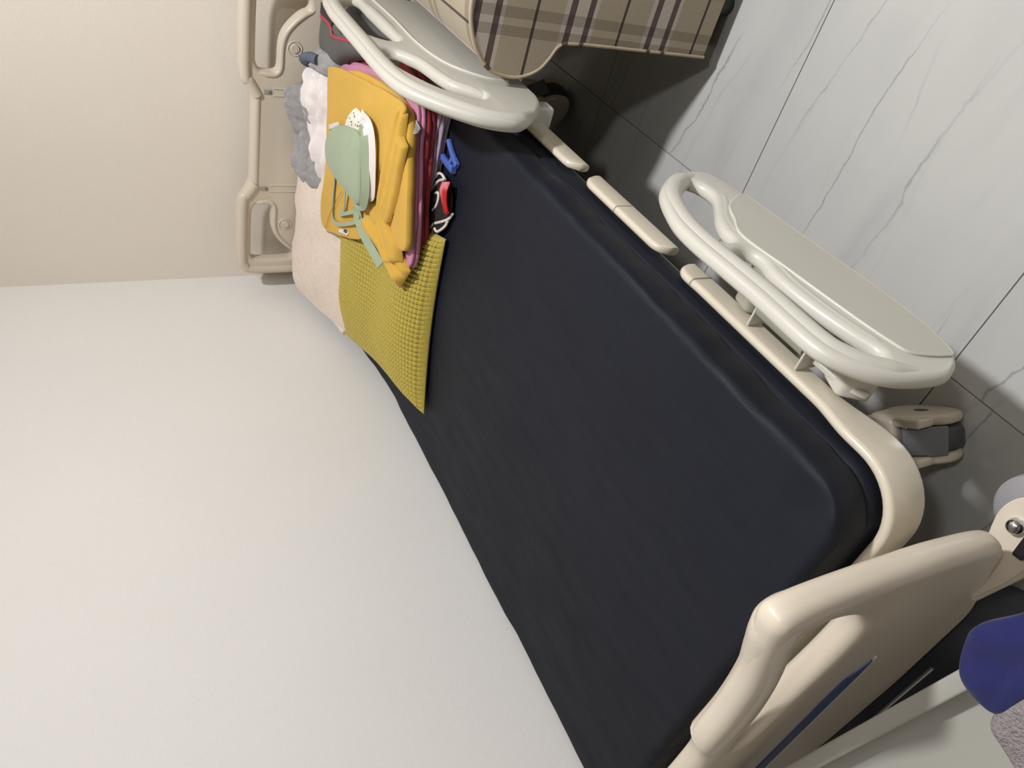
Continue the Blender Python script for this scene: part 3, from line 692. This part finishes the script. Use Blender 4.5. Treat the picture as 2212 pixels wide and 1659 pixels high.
# ------------------------------------------------------------------ bedding and clothes at the head of the bed
# mustard cushion with a raised block pile
def cushion():
    A, B, C_, D = Vector((0.637, 1.331)), Vector((0.158, 1.250)), Vector((0.052, 1.735)), Vector((0.545, 1.790))
    nu, nv, sub = 37, 40, 6
    NU, NV = nu*sub, nv*sub
    def base(p): return ztop(p.y)+0.002+0.040*smooth01((p.y-1.50)/0.28)*smooth01((0.62-p.x)/0.15)*(0.35+0.65*smooth01((p.x-0.05)/0.2))
    def P(u, v):
        e = 0.05*math.sin(math.pi*u)*(-1 if v < 0.5 else 1)*(abs(2*v-1)**3)*-0.45
        f = 0.05*math.sin(math.pi*v)*(abs(2*u-1)**3)*(-0.35 if u < 0.5 else -0.1)*(-1 if u < 0.5 else 1)
        p = (A*(1-u)+B*u)*(1-v)+(D*(1-u)+C_*u)*v
        p = p+(D-A).normalized()*e+(B-A).normalized()*f
        return p
    top = []; bot = []
    for j in range(NV+1):
        for i in range(NU+1):
            u, v = i/NU, j/NV; p = P(u, v)
            pu = max(0, 1-abs(2*u-1)**2.6)**0.62; pv = max(0, 1-abs(2*v-1)**2.6)**0.62
            puff = pu*pv
            a = abs(math.sin(math.pi*nu*u)); b = abs(math.sin(math.pi*nv*v))
            blk = smooth01(a*1.5)*smooth01(b*1.5)
            edge = min(1, min(u, 1-u)*40, min(v, 1-v)*40)
            z0 = base(p)
            z = z0+0.012+0.062*puff+0.0100*blk*edge+0.006*nz(p.x, p.y, 0.7, 9)*puff
            # dent below the folded clothes
            top.append((p.x, p.y, z)); bot.append((p.x, p.y, z0+0.010-0.008*min(1, puff*3)))
    n = len(top); vs = top+bot; fs = []
    for j in range(NV):
        for i in range(NU):
            a = j*(NU+1)+i; fs.append((a, a+1, a+NU+2, a+NU+1))
            if (i % sub == 0 and j % sub == 0): pass
            fs.append((n+a, n+a+NU+1, n+a+NU+2, n+a+1))
    def side(ids):
        for k in range(len(ids)-1): fs.append((ids[k], ids[k]+n, ids[k+1]+n, ids[k+1]))
    side(list(range(NU+1))); side([NU+j*(NU+1) for j in range(NV+1)]); side([NV*(NU+1)+NU-i for i in range(NU+1)]); side([j*(NU+1) for j in range(NV, -1, -1)])
    return MB().add(vs, fs)
o = cushion().build('cushion', M_MUSTARD, None, angle=80); tag(o, 'mustard yellow plush cushion with a raised block weave lying on the navy mattress', 'cushion')

# pale pink fleece, folded thick against the headboard
mb = MB()
ol = [(0.085, 2.035), (0.30, 2.045), (0.52, 2.04), (0.60, 1.97), (0.56, 1.80), (0.40, 1.70), (0.20, 1.66), (0.075, 1.70), (0.060, 1.85), (0.062, 1.97)]
slab(mb, ol, lambda x, y: ztop(y)+0.002, 0.105, 3.2, 0.010, 9, 2.0, top=lambda x, y: 0.42+0.62*smooth01((y-1.66)/0.30), rim=0.010)
fle = mb.build('fleece_blanket', M_FLEECE); tag(fle, 'pale pink fleece blanket folded thick against the headboard', 'blanket')
mb = MB(); mb.tube([tuple(p) for p in spline([(0.075, 1.72, 0.655), (0.066, 1.84, 0.668), (0.068, 1.95, 0.685), (0.11, 2.03, 0.715), (0.22, 2.042, 0.725), (0.32, 2.042, 0.727)], 8)], 0.008, 8)
mb.build('hem', M_FLEECE, fle)

# folded stack: mauve, dark red, pink, yellow (bottom to top)
def folded(name, ol, dz0, h, layers, mat, label, seed, droop=None, amp=0.003, lip=0.012):
    mb = MB()
    for k in range(layers):
        rnd = random.Random(seed*10+k)
        o2 = [(x+rnd.uniform(-1, 1)*lip*0.5, y+rnd.uniform(-1, 1)*lip*0.5) for x, y in ol]
        slab(mb, o2, (lambda x, y, k=k: 0.580+0.035*smooth01((y-1.45)/0.5)+dz0+h*k/layers), h/layers*1.10, 9.0, amp, 14, seed+k*3.0, rim=0.006)
    o = mb.build(name, mat, None, angle=70); tag(o, label, 'clothing', 'folded clothes in the stack'); return o
folded('folded_garment', [(0.905, 1.452), (0.82, 1.440), (0.74, 1.432), (0.685, 1.46), (0.68, 1.62), (0.70, 1.79), (0.80, 1.80), (0.915, 1.78), (0.925, 1.60)], 0.002, 0.028, 4, M_MAUVE, 'mauve grey garment folded at the very bottom of the stack', 1.0)
folded('folded_garment', [(0.905, 1.470), (0.80, 1.428), (0.70, 1.405), (0.590, 1.372), (0.560, 1.42), (0.565, 1.62), (0.60, 1.82), (0.75, 1.87), (0.90, 1.86), (0.935, 1.66)], 0.031, 0.025, 2, M_RED, 'dark red garment folded in the stack above the mauve one', 2.0)
folded('folded_garment', [(0.905, 1.480), (0.80, 1.425), (0.70, 1.390), (0.560, 1.352), (0.520, 1.44), (0.530, 1.64), (0.57, 1.83), (0.70, 1.89), (0.81, 1.905), (0.87, 1.70)], 0.057, 0.022, 2, M_PINK, 'dusty pink garment folded in the stack right under the yellow ones', 3.0)
# lower yellow piece with white band and terry lining
yl = folded('folded_garment', [(0.880, 1.470), (0.80, 1.415), (0.70, 1.378), (0.610, 1.352), (0.572, 1.42), (0.60, 1.60), (0.62, 1.80), (0.75, 1.85), (0.85, 1.75)], 0.080, 0.022, 1, M_YELLOW, 'yellow garment with a white band folded under the topmost yellow shirt', 4.0)
# white band wraps the front edge of the lower yellow piece
zz = 0.671
mb = MB(); mb._ribbon([tuple(p) for p in spline([(0.836, 1.476, 0.6860), (0.845, 1.452, 0.6855), (0.851, 1.440, 0.680), (0.8535, 1.436, 0.672), (0.852, 1.439, 0.664), (0.847, 1.447, 0.659)], 5)], 0.030, 0.0018, (0.35, -0.5, 0.8))
mb.build('white_band', M_WHITEC, yl)
mb = MB(); rnd = random.Random(5)
for k in range(60):
    t = k/59; x = 0.745-0.15*t; y = 1.447-0.012*math.sin(3*t)+0.0+0.016*t; mb.tube([(x, y, 0.686), (x+rnd.uniform(-.004, .004), y-0.006+rnd.uniform(-.003, .003), 0.690+rnd.uniform(-.002, .003)), (x+rnd.uniform(-.005, .005), y-0.012, 0.684)], 0.003, 5)
mb.build('terry_lining', M_TERRY, yl)
# topmost yellow shirt: broad flat fold, rolled front edge and a tail hanging on the cushion
mb = MB()
ztp = lambda x, y: 0.683+0.030*smooth01((y-1.45)/0.5)
slab(mb, [(0.895, 1.462), (0.855, 1.452), (0.75, 1.505), (0.64, 1.535), (0.545, 1.545), (0.485, 1.585), (0.430, 1.70), (0.385, 1.815), (0.43, 1.85), (0.55, 1.842), (0.68, 1.862), (0.78, 1.88), (0.817, 1.868), (0.855, 1.70)], ztp, 0.014, 10, 0.004, 10, 5.5, rim=0.004,
     crease=lambda x, y: 0.006*math.exp(-(((x-0.80)*0.6+(y-1.60)*0.8)/0.03)**2))
loft(mb, [(0.893, 1.470, 0.685), (0.80, 1.500, 0.684), (0.70, 1.510, 0.682), (0.60, 1.520, 0.678), (0.545, 1.475, 0.672), (0.508, 1.425, 0.672)], [(0.880, 1.440, 0.684), (0.81, 1.432, 0.684), (0.72, 1.438, 0.682), (0.62, 1.450, 0.678), (0.590, 1.395, 0.672), (0.552, 1.372, 0.668)][::1], lambda t: 0.016+0.010*t, 60, 20, 2.4, ((0.5, 0.12, -0.009, 0.4),), 3.0, 0.004, 18, 0.06)
loft(mb, [(0.50, 1.590, 0.690), (0.515, 1.50, 0.680), (0.495, 1.43, 0.670), (0.478, 1.375, 0.662)], [(0.63, 1.540, 0.690), (0.60, 1.47, 0.680), (0.575, 1.41, 0.668), (0.540, 1.350, 0.655)], 0.016, 40, 20, 2.4, ((0.35, 0.15, 0.006, 1.0), (0.62, 0.08, -0.008, 2.0)), 6.0, 0.004, 18, 0.1)
loft(mb, [(0.838, 1.448, 0.688), (0.76, 1.452, 0.688), (0.68, 1.456, 0.686), (0.60, 1.478, 0.684)], [(0.822, 1.408, 0.686), (0.755, 1.418, 0.685), (0.675, 1.426, 0.684), (0.598, 1.450, 0.682)], 0.012, 40, 16, 2.4, ((0.3, 0.15, 0.004, 1.0),), 8.0, 0.003, 18, 0.06)
ys_ = mb.build('yellow_shirt', M_YELLOW, None, angle=70); tag(ys_, 'bright yellow shirt folded on top of the stack with its tail over the cushion', 'clothing', 'folded clothes in the stack')
mb = MB(); mb._ribbon([tuple(p) for p in spline([(0.382, 1.822, 0.716), (0.41, 1.765, 0.712), (0.45, 1.69, 0.706), (0.49, 1.60, 0.699)], 6)], 0.012, 0.002, (0.3, 0.2, 0.9)); mb.build('white_hem', M_WHITEC, ys_)
mb = MB(); mb._ribbon([(0.445, 1.705, 0.712), (0.468, 1.648, 0.708)], 0.014, 0.0012, (0.3, 0.2, 0.9)); cl = mb.build('care_label', M_CORD, ys_)
MB()._ribbon([(0.462, 1.672, 0.7112), (0.468, 1.655, 0.7100)], 0.009, 0.0008, (0.3, 0.2, 0.9)).build('label_print', M_BLUECARD, cl)
mb = MB(); mb.tube([(0.40, 1.79, 0.7230), (0.47, 1.76, 0.7222), (0.56, 1.70, 0.7195)], 0.0007, 5); mb.build('stitching', M_TERRY, ys_)

# spotted white bralette under the green one
ZT = 0.722
mb = MB()
loft(mb, [(0.795, 1.668, 0.716), (0.752, 1.71, 0.718), (0.72, 1.72, 0.718)], [(0.800, 1.600, 0.712), (0.775, 1.585, 0.711), (0.73, 1.60, 0.712)], 0.006, 24, 10, 2.0, (), 2.0, 0.003, 20, 0.2)
wb = mb.build('spotted_bralette', M_SPOTS, None, angle=70); tag(wb, 'white bralette with black spots tucked under the sage green one', 'clothing')
mb = MB()
for off, zo in ((0.0, 0.0), (0.014, 0.004)):
    mb._ribbon([tuple(p) for p in spline([(0.800-off, 1.628, 0.717+zo), (0.803-off, 1.565+off*0.5, 0.721+zo), (0.770-off, 1.538+off, 0.718+zo), (0.70-off, 1.520+off, 0.714+zo), (0.645-off*.3, 1.516+off, 0.711+zo), (0.632, 1.535+off, 0.711+zo)], 8)], 0.016, 0.0022, (0.1, -0.75, 0.66))
mb.build('cup_edge', M_WHITEC, wb)
mb = MB(); mb._ribbon([tuple(p) for p in spline([(0.668, 1.842, 0.722), (0.69, 1.80, 0.730), (0.72, 1.745, 0.728)], 6)], 0.012, 0.0016, (0, 0, 1)); mb._ribbon([tuple(p) for p in spline([(0.668, 1.842, 0.722), (0.65, 1.832, 0.722), (0.632, 1.825, 0.722)], 5)], 0.010, 0.0016, (0, 0, 1)); mb.build('strap', M_CORD, wb)
# sage green bralette
mb = MB()
slab(mb, [(0.738, 1.700), (0.705, 1.755), (0.672, 1.785), (0.632, 1.792), (0.606, 1.765), (0.600, 1.690), (0.603, 1.615), (0.606, 1.552), (0.632, 1.528), (0.70, 1.545), (0.755, 1.565), (0.768, 1.600), (0.755, 1.650)], lambda x, y: 0.712+0.006*smooth01((y-1.55)/0.2), 0.040, 2.6, 0.002, 10, 4.0, crease=lambda x, y: -0.004*math.exp(-((y-1.60-0.3*(x-0.7))/0.006)**2))
gb = mb.build('sage_bralette', M_GREEN, None, angle=75); tag(gb, 'sage green bralette with thin straps lying on the yellow shirt', 'clothing')
mb = MB()
mb._ribbon([tuple(p) for p in spline([(0.775, 1.60, 0.728), (0.772, 1.562, 0.729), (0.72, 1.538, 0.728), (0.66, 1.520, 0.726), (0.612, 1.530, 0.724), (0.603, 1.560, 0.724), (0.64, 1.565, 0.726), (0.70, 1.566, 0.730)], 8)], 0.020, 0.0025, (0.1, -0.8, 0.6))
mb.build('cup_edge', M_GREEN, gb)
mb = MB()
mb._ribbon([tuple(p) for p in spline([(0.592, 1.742, 0.728), (0.555, 1.750, 0.724), (0.500, 1.757, 0.721), (0.458, 1.750, 0.720), (0.458, 1.712, 0.718), (0.49, 1.655, 0.716), (0.535, 1.59, 0.712), (0.56, 1.575, 0.712)], 8)], 0.010, 0.0018, (0, 0, 1))
mb._ribbon([tuple(p) for p in spline([(0.598, 1.665, 0.725), (0.555, 1.668, 0.720), (0.520, 1.675, 0.718), (0.493, 1.700, 0.717), (0.515, 1.665, 0.719), (0.55, 1.612, 0.717), (0.575, 1.588, 0.714)], 8)], 0.010, 0.0018, (0, 0, 1))
mb.build('strap', M_GREEN, gb)
mb = MB(); mb._ribbon([tuple(p) for p in spline([(0.612, 1.560, 0.720), (0.575, 1.585, 0.716), (0.548, 1.575, 0.712), (0.527, 1.535, 0.708), (0.515, 1.480, 0.702), (0.502, 1.44, 0.694)], 8)], 0.024, 0.0025, (0.25, -0.5, 0.8)); mb.build('back_band', M_GREEN, gb)

# shirts by the headboard
mb = MB()
loft(mb, [(0.765, 2.02, 0.722), (0.70, 2.01, 0.722), (0.62, 1.985, 0.714), (0.54, 1.945, 0.702), (0.45, 1.955, 0.680), (0.375, 1.955, 0.668)], [(0.790, 1.925, 0.690), (0.735, 1.868, 0.690), (0.66, 1.868, 0.694), (0.595, 1.830, 0.690), (0.50, 1.835, 0.684), (0.425, 1.852, 0.676)], lambda t: 0.036-0.018*t, 80, 30, 2.2, ((0.28, 0.07, 0.018, 0.2), (0.44, 0.035, -0.014, 3.0), (0.62, 0.05, 0.016, 1.4), (0.73, 0.03, -0.012, 2.2), (0.85, 0.045, 0.014, 2.6)), 1.0, 0.014, 18, 0.08)
ws = mb.build('white_shirt', M_WHITEC, None, angle=75); tag(ws, 'crumpled white shirt lying between the grey shirt and the folded stack', 'clothing', 'unfolded shirts by the headboard')
mb = MB()
loft(mb, [(0.715, 2.030, 0.742), (0.63, 2.030, 0.738), (0.56, 2.034, 0.742), (0.49, 2.020, 0.730), (0.43, 1.965, 0.696)], [(0.722, 1.965, 0.734), (0.665, 1.945, 0.722), (0.60, 1.925, 0.708), (0.53, 1.880, 0.692), (0.47, 1.865, 0.680)], lambda t: 0.036+0.010*math.sin(9*t), 80, 26, 2.2, ((0.3, 0.10, 0.012, 0.9), (0.52, 0.035, -0.018, 0.3), (0.64, 0.05, 0.014, 2.2), (0.76, 0.03, -0.014, 1.2), (0.87, 0.04, 0.012, 0.4)), 5.0, 0.015, 22, 0.08)
gs = mb.build('grey_shirt', M_GREYC, None, angle=75); tag(gs, 'heather grey shirt crumpled in a long roll against the headboard', 'clothing', 'unfolded shirts by the headboard')
mb = MB()
loft(mb, [(0.828, 2.00, 0.688), (0.805, 1.995, 0.70), (0.775, 2.00, 0.705)], [(0.845, 1.86, 0.66), (0.800, 1.88, 0.68), (0.765, 1.91, 0.69)], 0.045, 30, 16, 2.0, ((0.5, 0.1, 0.006, 1.0),), 9.0, 0.008, 30, 0.25)
gk = mb.build('grey_sock', M_GREYC, None, angle=75); tag(gk, 'small grey knitted piece with a slate cuff behind the white shirt', 'clothing')
MB().tube([tuple(p) for p in spline([(0.775, 2.005, 0.742), (0.79, 1.985, 0.758), (0.805, 1.955, 0.752), (0.808, 1.93, 0.738)], 6)], 0.013, 10).build('cuff', M_SLATE, gk)
mb = MB()
slab(mb, [(0.83, 1.97), (0.70, 1.985), (0.58, 1.975), (0.48, 1.90), (0.47, 1.82), (0.60, 1.80), (0.74, 1.83), (0.83, 1.87)], lambda x, y: ztop(y)+0.002, 0.055, 3.0, 0.008, 18, 7.0, rim=0.01)
dt = mb.build('dark_trousers', M_DGREY, None, angle=75); tag(dt, 'dark grey trousers crumpled beneath the white shirt', 'clothing')
mb = MB(); mb.tube([tuple(p) for p in spline([(0.700, 1.905, 0.712), (0.712, 1.915, 0.722), (0.722, 1.905, 0.720), (0.718, 1.893, 0.708)], 6)], 0.0025, 6); mb.build('drawstring', M_CORD, dt)
mb = MB(); loft(mb, [(0.83, 1.955, 0.690), (0.78, 1.945, 0.692), (0.735, 1.945, 0.694)], [(0.845, 1.905, 0.684), (0.79, 1.90, 0.684), (0.745, 1.905, 0.684)], 0.012, 20, 8, 2, (), 4, 0.004, 30, 0.2); mb.build('waistband', M_SLATE, dt)
# charcoal bag with crimson piping
mb = MB()
slab(mb, [(0.778, 2.015), (0.86, 2.04), (0.94, 2.03), (0.958, 1.90), (0.958, 1.72), (0.950, 1.58), (0.92, 1.55), (0.90, 1.66), (0.860, 1.80), (0.79, 1.92)], lambda x, y: ztop(y)+0.001, 0.085, 3.0, 0.006, 10, 3.0, top=lambda x, y: 0.70+0.30*smooth01((y-1.6)/0.3))
bag = mb.build('soft_bag', M_BAG, None, angle=75); tag(bag, 'charcoal soft bag with crimson piping behind the folded stack', 'bag')
def bz(x, y): return ztop(y)+0.001+0.085*(0.70+0.30*smooth01((y-1.6)/0.3))
pp = [(0.905, 1.965), (0.902, 1.905), (0.884, 1.885), (0.895, 1.83), (0.915, 1.74), (0.925, 1.66)]
mb = MB(); mb.tube([tuple(p) for p in spline([(x, y, bz(x, y)-0.001) for x, y in pp], 6)], 0.005, 8); mb.build('piping', M_CRIMSON, bag)
mb = MB(); mb._ribbon([tuple(p) for p in spline([(x+0.018, y+0.006, bz(x, y)-0.0006) for x, y in pp], 6)], 0.026, 0.003, (0, 0, 1)); mb.build('zip_flap', M_BLACK, bag)

# black piece with white cord trim
mb = MB()
slab(mb, [(0.752, 1.408), (0.735, 1.440), (0.700, 1.456), (0.655, 1.448), (0.615, 1.432), (0.610, 1.405), (0.625, 1.375), (0.655, 1.350), (0.695, 1.336), (0.735, 1.345), (0.755, 1.370)], 0.5815, 0.018, 3.0, 0.004, 30, 1.0)
bk = mb.build('black_pouch', M_INK, None, angle=75); tag(bk, 'small black cloth piece with white cord trim in front of the stack', 'clothing')
mb = MB()
for c in ([(0.735, 1.438), (0.752, 1.425), (0.762, 1.402), (0.760, 1.380)], [(0.760, 1.382), (0.742, 1.410), (0.718, 1.432), (0.698, 1.436), (0.684, 1.426)], [(0.706, 1.419), (0.716, 1.403), (0.709, 1.395), (0.688, 1.397), (0.665, 1.414)], [(0.703, 1.330), (0.686, 1.338), (0.667, 1.359), (0.647, 1.386)], [(0.680, 1.340), (0.665, 1.344), (0.648, 1.356), (0.633, 1.372), (0.634, 1.386)], [(0.640, 1.395), (0.622, 1.409)]):
    zc = 0.5985
    mb.tube([tuple(p) for p in spline([(x, y, zc-0.006*(abs(y-1.39)/0.05)**2) for x, y in c], 6)], 0.0034, 8)
mb.build('cord_trim', M_CORD, bk)
MB().box(0.600, 0.632, 1.395, 1.425, 0.583, 0.596, 0.004, None).build('peach_tab', M_PEACH, bk)
# red ribbed clip
T = Matrix.Translation((0.735, 1.352, 0.606)) @ Matrix.Rotation(math.radians(28), 4, 'Z')
mb = MB()
for k in range(7):
    u = (k-3)/3; mb.tube([tuple(T @ Vector(p)) for p in [tuple(q) for q in spline([(0.030, u*0.017, 0.0-0.004*abs(u)), (0.012, u*0.016, 0.003), (-0.006, u*0.010, 0.002), (-0.022, u*0.007, 0.0), (-0.034, u*0.006, -0.003)], 5)]], 0.0034, 6)
mb.tube([tuple(T @ Vector(p)) for p in ((-0.034, -0.008, -0.003), (-0.037, 0, -0.003), (-0.034, 0.008, -0.003))], 0.004, 6)
rc = mb.build('hair_clip', M_CLIPRED); tag(rc, 'small red ribbed plastic clip lying on the black cloth piece', 'clip')
# blue clothes peg, open
def peg_arm(p0, p1, p2, z, w0, w1, th):
    """one tapered arm of the peg"""
    P = [Vector((*p, z)) for p in (p0, p1, p2)]; S = spline(P, 6); vs = []; fs = []
    for i, q in enumerate(S):
        t = (S[min(i+1, len(S)-1)]-S[max(i-1, 0)]).normalized(); sd = Vector((t.y, -t.x, 0)); w = (w0+(w1-w0)*i/(len(S)-1))/2
        for a, b in ((-1, -0.8), (-0.8, -1), (0.8, -1), (1, -0.8), (1, 0.8), (0.8, 1), (-0.8, 1), (-1, 0.8)): vs.append(q+sd*(w*a)+Vector((0, 0, th/2*b)))
    for i in range(len(S)-1):
        for j in range(8): fs.append((i*8+j, i*8+(j+1) % 8, i*8+8+(j+1) % 8, i*8+8+j))
    fs.append(tuple(range(8))); fs.append(tuple((len(S)-1)*8+j for j in range(8)))
    return MB().add(vs, fs)
peg = peg_arm((0.800, 1.470), (0.789, 1.425), (0.789, 1.368), 0.5885, 0.009, 0.017, 0.012).build('clothes_peg', M_CLIPBLUE, None)
tag(peg, 'open blue plastic clothes peg on the navy mattress beside the stack', 'clothes peg')
peg_arm((0.834, 1.422), (0.818, 1.395), (0.803, 1.358), 0.5875, 0.009, 0.013, 0.010).build('arm', M_CLIPBLUE, peg)
MB().tube([(0.790, 1.388, 0.592), (0.812, 1.384, 0.590)], 0.0045, 8).build('spring', M_CLIPBLUE, peg)

# ------------------------------------------------------------------ armchair
AY0, AY1 = 1.322, 2.03
chair = empty('armchair', (1.45, 1.68, 0)); tag(chair, 'beige and brown checked armchair with scroll arms and piped edges beside the bed', 'armchair')
arm_l = [(1.1019, 0.055), (1.0983, 0.2864), (1.0954, 0.405), (1.088, 0.440), (1.0605, 0.457), (1.0385, 0.474), (1.0235, 0.503), (1.0185, 0.5344), (1.0265, 0.5793), (1.052, 0.612), (1.0832, 0.6332), (1.1261, 0.648), (1.17, 0.650), (1.215, 0.640), (1.245, 0.612), (1.255, 0.57), (1.250, 0.53), (1.250, 0.30), (1.250, 0.055)]
def uv_mesh(vs, fs, uvs, name):
    me = bpy.data.meshes.new(name); me.from_pydata(vs, [], fs); uvl = me.uv_layers.new(name='UVMap')
    for p in me.polygons:
        for li, vi in zip(p.loop_indices, p.vertices): uvl.data[li].uv = uvs[vi]
    return me
U0, V0 = 1.02, 0.098
def arm(mirror_x=None):
    prof = [Vector(p) for p in arm_l]; S = [Vector(p) for p in spline(prof, 6)]
    if mirror_x: S = [Vector((mirror_x-p.x, p.y)) for p in S]
    c = Vector((sum(p.x for p in S)/len(S), 0.35)); n = len(S)
    arc = [0]
    for i in range(1, n): arc.append(arc[-1]+(S[i]-S[i-1]).length)
    k0 = min(range(n), key=lambda i: abs(S[i].y-0.40)+(0 if i < n//2 else 9))
    # wrap surface
    vs = []; fs = []; uvs = []; NYs = 12
    for j in range(NYs+1):
        y = AY0+(AY1-AY0)*j/NYs
        for i in range(n): vs.append((S[i].x, y, S[i].y)); uvs.append((y*1.0+0.02, arc[i]+0.055-V0))
    for j in range(NYs):
        for i in range(n-1): fs.append((j*n+i, j*n+i+1, (j+1)*n+i+1, (j+1)*n+i))
    base = len(vs)
    # back closing
    for i in range(n): vs.append((S[i].x, AY1, S[i].y)); uvs.append((S[i].x-U0, S[i].y-V0))
    fs.append(tuple(base+i for i in range(n)))
    body = finish('arm', uv_mesh(vs, fs, uvs, 'arm'), M_PLAID, chair, angle=60)
    # front facing, slightly domed
    vs = []; fs = []; uvs = []; rings = [1.0, 0.985, 0.95, 0.88, 0.7, 0.4]
    me = plate([(p.x, p.y) for p in S], [], 0.012, 0.004, frame_xz(AY0-0.002))
    uvl = me.uv_layers.new(name='UVMap') if not me.uv_layers else me.uv_layers[0]
    for l in me.loops:
        v = me.vertices[l.vertex_index].co; uvl.data[l.index].uv = (v.x-U0, v.z-V0)
    finish('arm_front', me, M_PLAID, chair, angle=60)
    # piping: short runs of light and dark cloth
    pip = MB(); dark = MB(); pth = [(p.x, AY0-0.006, p.y) for p in S[:-1]]
    pip.tube(pth, 0.0042, 8); pip.build('piping', M_PIPING, chair)
    for z in (0.181, 0.224, 0.387, 0.43, 0.593):
        run = []
        for p in pth+[None]:
            if p and abs(p[2]-z) < 0.008: run.append(p)
            else:
                if len(run) > 1: MB().tube(run, 0.0046, 8).build('piping_stripe', M_PIPINGDARK, chair)
                elif run: MB().tube([(run[0][0], run[0][1], run[0][2]-0.005), (run[0][0], run[0][1], run[0][2]+0.005)], 0.0046, 8).build('piping_stripe', M_PIPINGDARK, chair)
                run = []
arm(); arm(2.94)
def plaid_box(name, x0, x1, y0, y1, z0, z1, bev):
    me = MB().box(x0, x1, y0, y1, z0, z1, bev).mesh(name); uvl = me.uv_layers.new(name='UVMap')
    for p in me.polygons:
        n = p.normal
        for li in p.loop_indices:
            v = me.vertices[me.loops[li].vertex_index].co
            if abs(n.y) > 0.6: uv = (v.x-U0, v.z-V0)
            elif abs(n.z) > 0.6: uv = (v.x-U0, v.y+0.02)
            else: uv = (v.y, v.z-V0)
            uvl.data[li].uv = uv
    return finish(name, me, M_PLAID, chair)
plaid_box('seat_base', 1.25, 1.69, 1.36, 2.02, 0.06, 0.30, 0.015)
plaid_box('seat_cushion', 1.255, 1.685, 1.34, 1.88, 0.302, 0.45, 0.04)
plaid_box('backrest', 1.252, 1.688, 1.86, 2.05, 0.30, 0.98, 0.05)
for x, y in ((1.205, 1.362), (1.73, 1.362), (1.205, 1.98), (1.73, 1.98)):
    MB().lathe([(0, 0.0), (0.022, 0.0), (0.030, 0.056), (0, 0.056)], (x, y, 0), 'z', 20).build('foot', M_FOOT, chair)

# ------------------------------------------------------------------ tray table at the foot of the bed
rot = math.atan2(0.0714-0.1121, 0.9216-0.5929)
TT = Matrix.Translation((0.9216, 0.0714, 0.62)) @ Matrix.Rotation(rot, 4, 'Z')
tt = empty('tray_table', (0.62, -0.08, 0)); tag(tt, 'pale grey rimmed tray table standing against the footboard', 'table')
mb = MB()
L0, L1, D = -0.72, 0.03, 0.34
def bxT(m, *a, bev=0.003): m.box(*a, bev, TT)
bxT(mb, L0, L1, -D, 0.0, -0.045, -0.030)
board = mb.build('tray_floor', M_TRAY, tt)
rimw = 0.019
for (x0, x1, y0, y1) in ((L0, L1, -rimw, 0), (L0, L1, -D, -D+rimw), (L0, L0+rimw, -D+rimw, -rimw), (L1-rimw, L1, -D+rimw, -rimw)):
    mb = MB(); bxT(mb, x0, x1, y0, y1, -0.045, 0.0); mb.build('tray_rim', M_TRAY, tt)
mb = MB(); bxT(mb, -0.40, -0.34, -0.26, -0.20, -0.575, -0.046, bev=0.006); mb.build('column', M_LEGS, tt)
for yy in (-0.32, -0.14):
    mb = MB(); bxT(mb, -0.65, -0.10, yy-0.02, yy+0.02, -0.62, -0.585, bev=0.006); mb.build('foot_bar', M_LEGS, tt)
mb = MB(); bxT(mb, -0.40, -0.34, -0.32, -0.14, -0.585, -0.574, bev=0.002); mb.build('cross_bar', M_LEGS, tt)
# royal blue cloth and grey towel over the corner of the tray
mb = MB()
slab(mb, [(0.918, 0.068), (0.952, 0.086), (0.975, 0.088), (1.01, 0.075), (1.06, 0.06), (1.07, 0.0), (1.02, 0.015), (0.965, 0.022), (0.922, 0.024), (0.912, 0.042)], 0.6215, 0.020, 4.0, 0.003, 30, 2.0)
bc = mb.build('blue_cloth', M_BLUECLOTH, None, angle=75); tag(bc, 'royal blue cloth lying on the corner of the tray table', 'cloth')
mb = MB()
slab(mb, [(0.905, 0.026), (0.95, 0.0285), (1.0, 0.014), (1.04, -0.03), (0.98, -0.09), (0.90, -0.10), (0.888, -0.04), (0.894, 0.0)], 0.6215, 0.018, 4.0, 0.003, 30, 5.0, rim=0.004)
tw = mb.build('grey_towel', M_TOWEL, None, angle=75); tag(tw, 'grey terry towel lying on the tray table beside the blue cloth', 'towel')

# added dark mass for the floor shade and dark cloth below the footboard
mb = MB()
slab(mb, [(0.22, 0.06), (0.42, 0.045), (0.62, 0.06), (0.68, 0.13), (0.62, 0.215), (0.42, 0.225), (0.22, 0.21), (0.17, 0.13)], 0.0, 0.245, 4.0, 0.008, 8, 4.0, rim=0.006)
bg = mb.build('added_dark_mass', M_DARKMASS, None, angle=75); tag(bg, 'added black mass for floor shade and dark cloth below the footboard', 'bag')
mb = MB(); mb.tube([tuple(p) for p in spline([(0.30, 0.135, 0.247), (0.42, 0.135, 0.250), (0.58, 0.135, 0.246)], 6)], 0.003, 6); mb.build('zip', M_LEGS, bg)  # metal line along the top of the added dark mass
